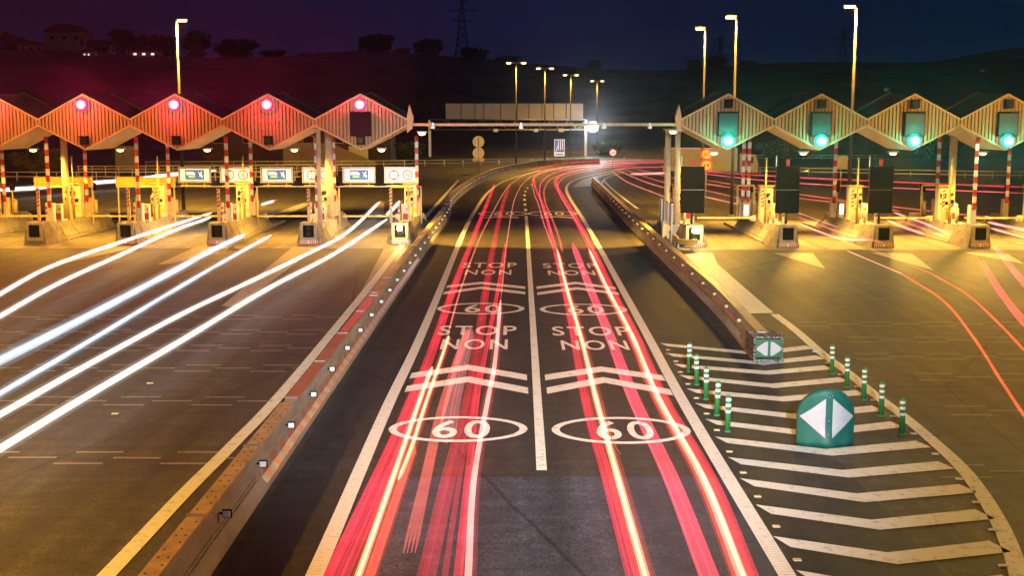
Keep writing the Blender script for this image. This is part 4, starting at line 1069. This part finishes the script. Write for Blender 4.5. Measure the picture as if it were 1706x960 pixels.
TL = [(205, 50, 98, 38, 'broad tree left of the lone lamp on the left skyline'), (235, 58, 98, 40, 'bushy tree beside the low lit house on the skyline'), (275, 58, 100, 44, 'wide tree just left of the lone street lamp'),
      (325, 50, 104, 42, 'tall round tree just right of the lone street lamp'), (392, 66, 104, 56, 'wide low tree on the skyline above the fourth red lamp'), (456, 84, 104, 36, 'small tree on the skyline above the third red lamp'),
      (625, 56, 95, 52, 'big ragged tree on the skyline above the innermost red lamp'), (712, 63, 96, 46, 'dense round tree on the skyline left of the pylon'), (668, 80, 95, 26, 'small scrub between the two skyline trees'),
      (790, 80, 104, 40, 'scrubby tree at the foot of the pylon'), (842, 94, 108, 36, 'low scrub tree above the double lamp row'), (990, 99, 120, 22, 'lone small tree on the skyline above the gantry end'),
      (1155, 98, 122, 26, 'rounded tree left of the dim right street lamp'), (1190, 93, 118, 34, 'square clipped dark tree between the two right lamps'), (20, 55, 92, 40, 'dark tree at the far left edge of the skyline'),
      (165, 66, 96, 34, 'low tree right of the pale skyline house'), (515, 88, 104, 30, 'low scrub on the skyline right of the third red lamp'), (1250, 104, 116, 30, 'low scrub on the right skyline beside the nearer lamp'),
      (1660, 98, 130, 50, 'dark tree on the slope at the far right'), (1590, 108, 135, 40, 'dark bushy tree low on the right slope')]
for k, (px, yt, yb_, w, lab) in enumerate(TL): tree_px(px, yt, yb_, w, 422, lab, 100 + k)
tree_px(62, 250, 292, 70, 150, 'lit bare bush behind the bridge railing at left', 301, grp='bushes behind the railing', leafm='leaf2', dens=1.6, name='roadside_bush')
for k, (px, yt, yb_, w, Y) in enumerate(((680, 238, 268, 40, 185), (1010, 236, 262, 44, 215), (1300, 232, 268, 60, 190), (1560, 228, 270, 70, 190))):
    tree_px(px, yt, yb_, w, Y, ['dark shrub right of the innermost red diamond', 'dark shrub behind the 100 speed sign', 'dark shrub seen under the right canopy, inner one', 'dark shrub seen under the right canopy, outer one'][k], 400 + k, grp='dark shrubs beyond the bend', name='roadside_bush')

# pylons
def pylon(px, ytop, ybase, Y, lab):
    b_ = A(px, ybase, Y); top = A(px, ytop, Y).z; z = hill(b_.x, Y) - .5; h = top - z; w = h * .11
    t = empty('power_pylon', (b_.x, Y, z), label=lab, cat='pylon', group='power pylons on the skyline'); mb = MB()
    def wd_(q): return w * (1 - q) ** 1.3 + w * .1
    for sx in (-1, 1):
        for sy in (-1, 1): mb.tube([(sx * wd_(q / 8), sy * wd_(q / 8), h * q / 8) for q in range(9)], h * .005, n=4)
    for q in range(10):
        a, b = q / 10, (q + 1) / 10
        for sy in (-1, 1):
            mb.tube([(-wd_(a), sy * wd_(a), h * a), (wd_(b), sy * wd_(b), h * b)], h * .003, n=4); mb.tube([(wd_(a), sy * wd_(a), h * a), (-wd_(b), sy * wd_(b), h * b)], h * .003, n=4)
    mb.build('lattice', M['dsteel'], t)
    for zz, L in ((.66, .16), (.8, .2), (.93, .12)):
        mb = MB()
        for s in (-1, 1): mb.tube([(0, 0, h * (zz + .03)), (s * h * L, 0, h * zz)], h * .004, n=4); mb.tube([(0, 0, h * (zz - .015)), (s * h * L, 0, h * zz)], h * .004, n=4)
        mb.build('cross_arm', M['dsteel'], t)
pylon(770, -6, 100, 470, 'tall lattice pylon on the skyline above the gantry')
pylon(1403, 46, 108, 640, 'smaller lattice pylon on the skyline above the second right diamond')
pylon(1199, 58, 112, 700, 'faint lattice pylon between the two right street lamps')

# ================================================================== LIGHT TRAILS (tubes of light at lamp height)
TM = {}
def tmat(kind):
    if kind in TM: return TM[kind]
    spec = dict(red=((1, .022, .055), .34), dred=((1, .02, .05), .18), pink=((1, .07, .13), .46), core=((1, .6, .3), .4), hot=((1, .5, .42), .55), salmon=((1, .15, .11), .3), blush=((1, .3, .28), .16),
                white=((1, .95, .88), .9), blue=((.62, .82, 1), .36), orange=((1, .07, .045), .6), thin=((1, .28, .2), .36),
                f_white=((1, .85, .7), .05), f_blue=((.6, .8, 1), .05), f_red=((1, .1, .03), .1), f_pink=((1, .12, .12), .07), f_dred=((1, .02, .05), .05),
                s_red=((1, .06, .1), .1), s_pink=((1, .22, .25), .09), s_dred=((1, .03, .08), .06), s_white=((1, 1, 1), .8), s_blue=((.9, .97, 1), .6), s_core=((1, .85, .6), .4))
    c, s = spec[kind]; TM[kind] = glowtube('trail_' + kind, c, s); return TM[kind]
def trail(pts, w, h, kind, z, lab, cat='light trail', grp=None, n=8, k=8):
    P = smooth_path([G(*p, z) for p in pts], k)
    root = P[0].copy(); mb = MB(); sd = sides(P); rng = random.Random(len(lab) * 7 + int(w * 1000))
    def tube_(ww, hh, off, dz, mi):
        rings = []
        for i, (p, s) in enumerate(zip(P, sd)):
            e = min(1, .25 + min(i, len(P) - 1 - i) * .5)
            rings.append([p - root + s * (off + ww / 2 * e * math.cos(q * 2 * math.pi / n)) + Vector((0, 0, dz + hh / 2 * e * math.sin(q * 2 * math.pi / n))) for q in range(n)])
        mb.loft(rings, mi, smooth=True)
    mats = [tmat(kind)]
    tube_(w, h, 0, 0, 0)
    fr = dict(white='f_white', blue='f_blue', core='f_red', hot='f_pink', red=None, pink=None, dred=None, salmon=None, blush=None, orange='f_red', thin='f_dred')[kind]
    if fr:
        mats.append(tmat(fr)); tube_(w * 1.35 + .03, h * 1.35 + .02, 0, 0, 1)
        if kind in ('white', 'core', 'hot', 'blue'): tube_(w * 1.9 + .05, h * 1.8 + .04, 0, 0, 1)
    if kind in ('red', 'pink', 'dred', 'blush') and w > .11:        # separate lamps of one cluster show as streaks in the band
        mats.append(tmat({'red': 's_red', 'pink': 's_pink', 'dred': 's_dred', 'blush': 's_pink'}[kind]))
        for _ in range(2 if w < .2 else 4):
            ww = rng.uniform(.012, .035); tube_(ww, ww * .8, rng.uniform(-.42, .42) * (w - ww), rng.uniform(-.3, .3) * h, len(mats) - 1)
    if kind == 'white' and w < .3:
        mats.append(tmat('hot')); tube_(.03, .03, w * 1.5, .12, len(mats) - 1); tube_(.02, .02, -w * 1.3, -.08, len(mats) - 1)
    if kind in ('white', 'blue', 'core'):
        mats.append(tmat('s_' + kind)); tube_(w * .45, h * .45, rng.uniform(-.1, .1) * w, .1 * h, len(mats) - 1)
    o = mb.build('light_trail', mats, None, root); tag(o, lab, cat, grp); return o
RG = 'red tail light trails on the express lanes'
# ---- left express lane
trail([(540, 985), (553, 960), (631, 795), (672, 705), (718, 590), (756, 480), (787, 400), (815, 330), (824, 307)], .26, .1, 'red', .75, 'broad red band along the left edge of the left express lane', grp=RG)
trail([(520, 1000), (545, 960), (625, 795), (668, 700), (700, 620)], .16, .1, 'dred', .7, 'faint dark red streak hugging the left white line near the camera', grp=RG)
trail([(563, 985), (575, 960), (646, 795), (690, 690), (712, 625)], .13, .08, 'red', .8, 'narrow bright red streak beside the yellow streak, left express lane', grp=RG)
trail([(588, 985), (597, 960), (655, 795), (700, 665), (720, 612)], .11, .1, 'core', .8, 'pale yellow streak ending beside the near left chevrons', grp=RG)
trail([(664, 800), (686, 745), (707, 680), (738, 590), (748, 560)], .09, .08, 'core', .78, 'shorter yellow streak crossing the near left chevron stripe', grp=RG)
trail([(604, 985), (616, 960), (672, 795), (690, 745)], .14, .08, 'orange', .78, 'orange red streak right of the pale yellow streak near the camera', grp=RG)
trail([(744, 565), (770, 475), (798, 400), (815, 365), (840, 320), (856, 303), (885, 288), (951, 277), (1027, 271), (1130, 270)], .05, .05, 'thin', .8, 'thin pink streak left in the left lane curving into the bend', grp=RG)
for j in range(4):
    trail([(672 + j * 6.5, 922), (703 + j * 4.6, 795), (728 + j * 3.9, 690), (757 + j * 3.2, 600), (777 + j * 2.5, 548)], .05, .04, 'salmon', .85, f'{("first", "second", "third", "fourth")[j]} of four parallel salmon streaks in the left lane, from the left', grp='four salmon streaks', n=6)
trail([(743, 738), (752, 680), (768, 610), (783, 546)], .36, .1, 'blush', .9, 'broad pale pink band over the upper ends of the four salmon streaks', grp=RG)
trail([(700, 985), (710, 960), (748, 795), (782, 660), (800, 550), (810, 480), (824, 400), (838, 340), (850, 306)], .27, .1, 'dred', .72, 'wide dark red band in the middle of the left express lane', grp=RG)
trail([(735, 985), (741, 960), (766, 795), (786, 690), (796, 620)], .09, .06, 'dred', .8, 'dim red streak between dark band and white streak, left lane', grp=RG)
trail([(757, 985), (763, 960), (780, 795), (795, 660), (806, 600), (830, 480), (842, 405)], .13, .08, 'red', .8, 'red streak just left of the pale pink streak, left lane', grp=RG)
trail([(776, 985), (780, 960), (790, 795), (814, 660), (825, 600), (834, 500)], .1, .08, 'hot', .8, 'pale pink white streak in the right half of the left lane', grp=RG)
trail([(834, 500), (845, 400), (853, 350), (860, 325), (874, 303), (897, 289), (951, 280), (1040, 274)], .05, .05, 'thin', .8, 'thin pink streak right in the left lane curving into the bend', grp=RG)
# ---- right express lane
trail([(1062, 985), (1054, 960), (1011, 795), (974, 660), (944, 500), (920, 400), (906, 345), (895, 320), (890, 303), (895, 292), (930, 280), (1000, 273), (1115, 271)], .2, .1, 'red', .72, 'red band left in the right express lane curving into the bend', grp=RG)
trail([(1084, 985), (1075, 960), (1029, 795), (992, 660), (968, 562), (944, 480), (928, 415)], .13, .12, 'core', .8, 'pale yellow streak left in the right express lane', grp=RG)
trail([(928, 418), (914, 372), (903, 342), (899, 318), (905, 300), (930, 286), (985, 277), (1060, 273)], .09, .08, 'pink', .8, 'pink streak from the yellow streak into the bend, right lane', grp=RG)
trail([(1192, 985), (1181, 960), (1117, 795), (1054, 660), (1016, 560), (983, 480), (954, 405)], .28, .1, 'pink', 1.0, 'wide pink band in the middle of the right express lane', grp=RG)
trail([(1250, 985), (1236, 960), (1170, 795), (1095, 660), (1053, 560), (1011, 480), (981, 415)], .15, .12, 'core', .8, 'pale yellow streak along the right side of the right lane', grp=RG)
trail([(1256, 985), (1242, 960), (1176, 795), (1099, 660), (1056, 560), (1015, 480), (986, 415), (958, 362), (936, 325), (926, 307), (929, 296), (947, 287), (990, 280), (1060, 276)], .38, .1, 'red', .72, 'broad red glow under the right yellow streak curving into the bend', grp=RG)
trail([(1000, 440), (972, 388), (945, 345), (930, 318), (932, 303), (950, 291), (1000, 281)], .06, .05, 'thin', .85, 'thin pink streak beside the right white line into the bend', grp=RG)
trail([(921, 412), (906, 372), (897, 340), (890, 322), (888, 300), (903, 286), (951, 277)], .06, .05, 'thin', .8, 'thin pink streak left of the others in the right lane bend', grp=RG)
trail([(937, 420), (931, 395), (918, 360), (908, 335), (908, 312), (925, 295), (975, 282)], .12, .06, 'salmon', .7, 'soft salmon streak through the right lane bend', grp=RG)
# ---- far bend
FG = 'red trails on the far bend'
trail([(880, 283), (951, 271), (1040, 267.5), (1100, 268), (1200, 271)], .5, .25, 'dred', 1.0, 'dim red haze line along the outer edge of the far bend', grp=FG)
trail([(1019, 283), (1060, 279), (1120, 279), (1180, 286), (1300, 294), (1420, 300), (1560, 306), (1710, 312)], .35, .13, 'red', .9, 'long red band crossing behind the right islands', grp=FG)
trail([(1100, 276), (1180, 290), (1300, 303), (1420, 310), (1560, 316), (1710, 322)], .25, .08, 'pink', .9, 'long pink band just below the red one behind the right islands', grp=FG)
trail([(1019, 285), (1045, 303), (1092, 322), (1130, 338)], .09, .09, 'thin', .8, 'thin pink streak from the bend to the innermost right lane', grp=FG)
trail([(1030, 284), (1075, 303), (1125, 317), (1180, 329), (1240, 343)], .1, .1, 'thin', .8, 'thin pink streak from the bend past the first black board', grp=FG)
trail([(1040, 282), (1100, 302), (1170, 316), (1240, 332), (1300, 342)], .1, .1, 'salmon', .8, 'salmon streak from the bend toward the second black board', grp=FG)
trail([(1060, 282), (1130, 298), (1200, 310), (1330, 330), (1440, 342), (1500, 352)], .1, .1, 'salmon', .8, 'salmon streak sweeping behind the second and third black boards', grp=FG)
trail([(1050, 290), (1090, 289), (1110, 288)], .3, .2, 'hot', .8, 'short white glint at the head of the far bend', grp=FG)
# ---- right plaza lanes
PG = 'trails through the right toll lanes'
trail([(1412, 418), (1502, 456)], .13, .13, 'hot', .7, 'white pink streak leaving the second right lane, inner one', grp=PG)
trail([(1502, 456), (1570, 500), (1620, 560), (1665, 630), (1712, 702)], .055, .05, 'orange', .7, 'red streak curving down the right carriageway, inner one', grp=PG)
trail([(1452, 416), (1550, 455)], .1, .1, 'pink', .7, 'pink streak leaving the third right lane', grp=PG)
trail([(1550, 455), (1610, 490), (1665, 540), (1712, 590)], .045, .045, 'orange', .7, 'red streak curving down the right carriageway, outer one', grp=PG)
trail([(1630, 432), (1665, 488), (1712, 550)], .14, .12, 'pink', .7, 'pink streak at the right edge before the fourth right island', grp=PG)
trail([(1637, 433), (1672, 488), (1718, 545)], .08, .08, 'orange', .7, 'red streak at the right edge beside the pink one', grp=PG)
trail([(1656, 410), (1690, 452), (1730, 500)], .3, .2, 'pink', .8, 'broad pale streak at the right edge beyond the fourth right island', grp=PG)
trail([(1328, 354), (1394, 378)], .1, .1, 'hot', .75, 'upper white streak between second and third right islands', grp=PG)
trail([(1328, 371), (1394, 396), (1446, 400)], .1, .1, 'hot', .65, 'lower white streak between second and third right islands', grp=PG)
trail([(1489, 354), (1540, 372), (1584, 391)], .1, .1, 'hot', .75, 'upper white streak between third and fourth right islands', grp=PG)
trail([(1478, 367), (1510, 380), (1540, 390)], .12, .12, 'hot', .65, 'lower white streak between third and fourth right islands', grp=PG)
trail([(1640, 360), (1690, 369), (1730, 376)], .1, .1, 'hot', .75, 'upper white streak right of the fourth right island', grp=PG)
trail([(1650, 380), (1690, 391), (1730, 402)], .1, .1, 'hot', .65, 'lower white streak right of the fourth right island', grp=PG)
trail([(1330, 362), (1400, 387), (1470, 404)], .12, .1, 'pink', .6, 'pink streak just under the white ones, second right lane', grp=PG)
trail([(1480, 360), (1530, 378), (1575, 396)], .12, .1, 'pink', .6, 'pink streak just under the white ones, third right lane', grp=PG)
trail([(1645, 370), (1690, 380), (1730, 389)], .14, .12, 'hot', .7, 'middle pale streak right of the fourth right island', grp=PG)
trail([(1175, 300), (1290, 318), (1420, 336), (1500, 346), (1600, 357), (1720, 370)], .12, .1, 'salmon', .8, 'salmon streak slanting across all right lanes behind the islands', grp=FG)
# ---- left carriageway
WG = 'white headlight trails on the left carriageway'
trail([(-30, 508), (0, 490), (85, 444), (185, 409), (270, 381), (352, 355)], .14, .14, 'white', .65, 'topmost white headlight streak at far left', grp=WG)
trail([(-30, 545), (0, 527), (100, 471), (200, 425), (290, 384), (352, 362)], .14, .14, 'white', .65, 'second white headlight streak from the top at far left', grp=WG)
trail([(-30, 617), (0, 601), (150, 525), (300, 446), (345, 421), (408, 391)], .26, .24, 'blue', .68, 'thickest bluish white headlight streak', grp=WG)
trail([(-30, 675), (0, 656), (150, 568), (300, 478), (390, 426), (452, 392)], .14, .13, 'blue', .66, 'thin bluish white streak below the thickest one', grp=WG)
trail([(-30, 708), (0, 691), (150, 606), (300, 525), (400, 477), (500, 429), (580, 386), (633, 336)], .14, .13, 'white', .66, 'long white streak reaching the innermost left lane, upper one', grp=WG)
trail([(-30, 766), (0, 748), (150, 657), (300, 569), (450, 479), (560, 421), (645, 365)], .15, .14, 'white', .66, 'lowest and longest white headlight streak', grp=WG)
trail([(644, 358), (655, 348), (666, 335)], .18, .17, 'white', .66, 'short white streak bit behind the innermost left island', grp=WG)
trail([(436, 341), (446, 338), (456, 335)], .2, .16, 'white', .7, 'short white streak bit behind the third left island', grp=WG)
trail([(-10, 317), (60, 313), (115, 307), (215, 300), (275, 292), (360, 284)], .35, .3, 'white', .8, 'far white streak crossing behind the leftmost islands', grp=WG)

# ================================================================== LIGHT
w = bpy.data.worlds.new('World'); sc.world = w; w.use_nodes = True; nt = w.node_tree; N = nt.nodes; L = nt.links
bg = N['Background']; sky = N.new('ShaderNodeTexSky'); sky.sky_type = 'NISHITA'; sky.sun_disc = False
sky.sun_elevation = R(-4); sky.sun_rotation = R(200); sky.air_density = 1.5; sky.dust_density = 2
tc = N.new('ShaderNodeTexCoord'); sp = N.new('ShaderNodeSeparateXYZ'); L.new(tc.outputs['Generated'], sp.inputs[0])
cr = N.new('ShaderNodeValToRGB'); mr = N.new('ShaderNodeMapRange'); mr.inputs['From Min'].default_value = -.42; mr.inputs['From Max'].default_value = .42
L.new(sp.outputs['X'], mr.inputs['Value']); L.new(mr.outputs[0], cr.inputs[0])
e = cr.color_ramp.elements; e[0].color = (.016, .0045, .019, 1); e[0].position = 0; e[1].color = (.0012, .0085, .027, 1); e[1].position = 1
q = cr.color_ramp.elements.new(.5); q.color = (.0065, .007, .03, 1)
mul = N.new('ShaderNodeMixRGB'); mul.blend_type = 'MULTIPLY'; mul.inputs[0].default_value = 1
b2 = N.new('ShaderNodeBackground'); L.new(cr.outputs[0], b2.inputs[0]); b2.inputs[1].default_value = 1.0
cn = N.new('ShaderNodeTexNoise'); cn.inputs['Scale'].default_value = 3.5; cn.inputs['Detail'].default_value = 6
cm = N.new('ShaderNodeMapping'); cm.inputs['Scale'].default_value = (1, 1, 5); L.new(tc.outputs['Generated'], cm.inputs[0]); L.new(cm.outputs[0], cn.inputs['Vector'])
cmr = N.new('ShaderNodeMapRange'); cmr.inputs['From Min'].default_value = .3; cmr.inputs['From Max'].default_value = .7; cmr.inputs['To Min'].default_value = .7; cmr.inputs['To Max'].default_value = 1.25
L.new(cn.outputs['Fac'], cmr.inputs['Value']); L.new(cmr.outputs[0], b2.inputs[1])
L.new(sky.outputs[0], bg.inputs[0]); bg.inputs[1].default_value = .05
ad = N.new('ShaderNodeAddShader'); L.new(bg.outputs[0], ad.inputs[0]); L.new(b2.outputs[0], ad.inputs[1]); L.new(ad.outputs[0], N['World Output'].inputs[0])
sun = bpy.data.lights.new('sun', 'SUN'); sun.energy = .01; sun.angle = R(10); sun.color = (.7, .8, 1)
so = bpy.data.objects.new('sun', sun); C.objects.link(so); so.rotation_euler = (R(60), 0, R(20))

sc.view_settings.view_transform = 'Standard'; sc.view_settings.look = 'None'; sc.view_settings.exposure = 0; sc.view_settings.gamma = 1
sc.render.engine = 'CYCLES'; cy = sc.cycles
cy.max_bounces = 5; cy.diffuse_bounces = 2; cy.glossy_bounces = 3; cy.transparent_max_bounces = 48; cy.use_denoising = True
cy.sample_clamp_indirect = 6; cy.sample_clamp_direct = 0; cy.caustics_reflective = False; cy.caustics_refractive = False
try: cy.denoiser = 'OPENIMAGEDENOISE'
except Exception: pass

# thin haze added to give the lamps halos and lift the hill
hz = bpy.data.materials.new('haze_air'); hz.use_nodes = True; nt = hz.node_tree; nt.nodes.clear()
pv = nt.nodes.new('ShaderNodeVolumePrincipled'); pv.inputs['Color'].default_value = (.9, .92, .95, 1)
pv.inputs['Density'].default_value = .0002; pv.inputs['Anisotropy'].default_value = .955
on = nt.nodes.new('ShaderNodeOutputMaterial'); nt.links.new(pv.outputs[0], on.inputs['Volume'])
tag(MB().box((0, 720, 30), (1260, 1700, 130), 0).build('haze', hz), kind='stuff')
cy.volume_bounces = 0
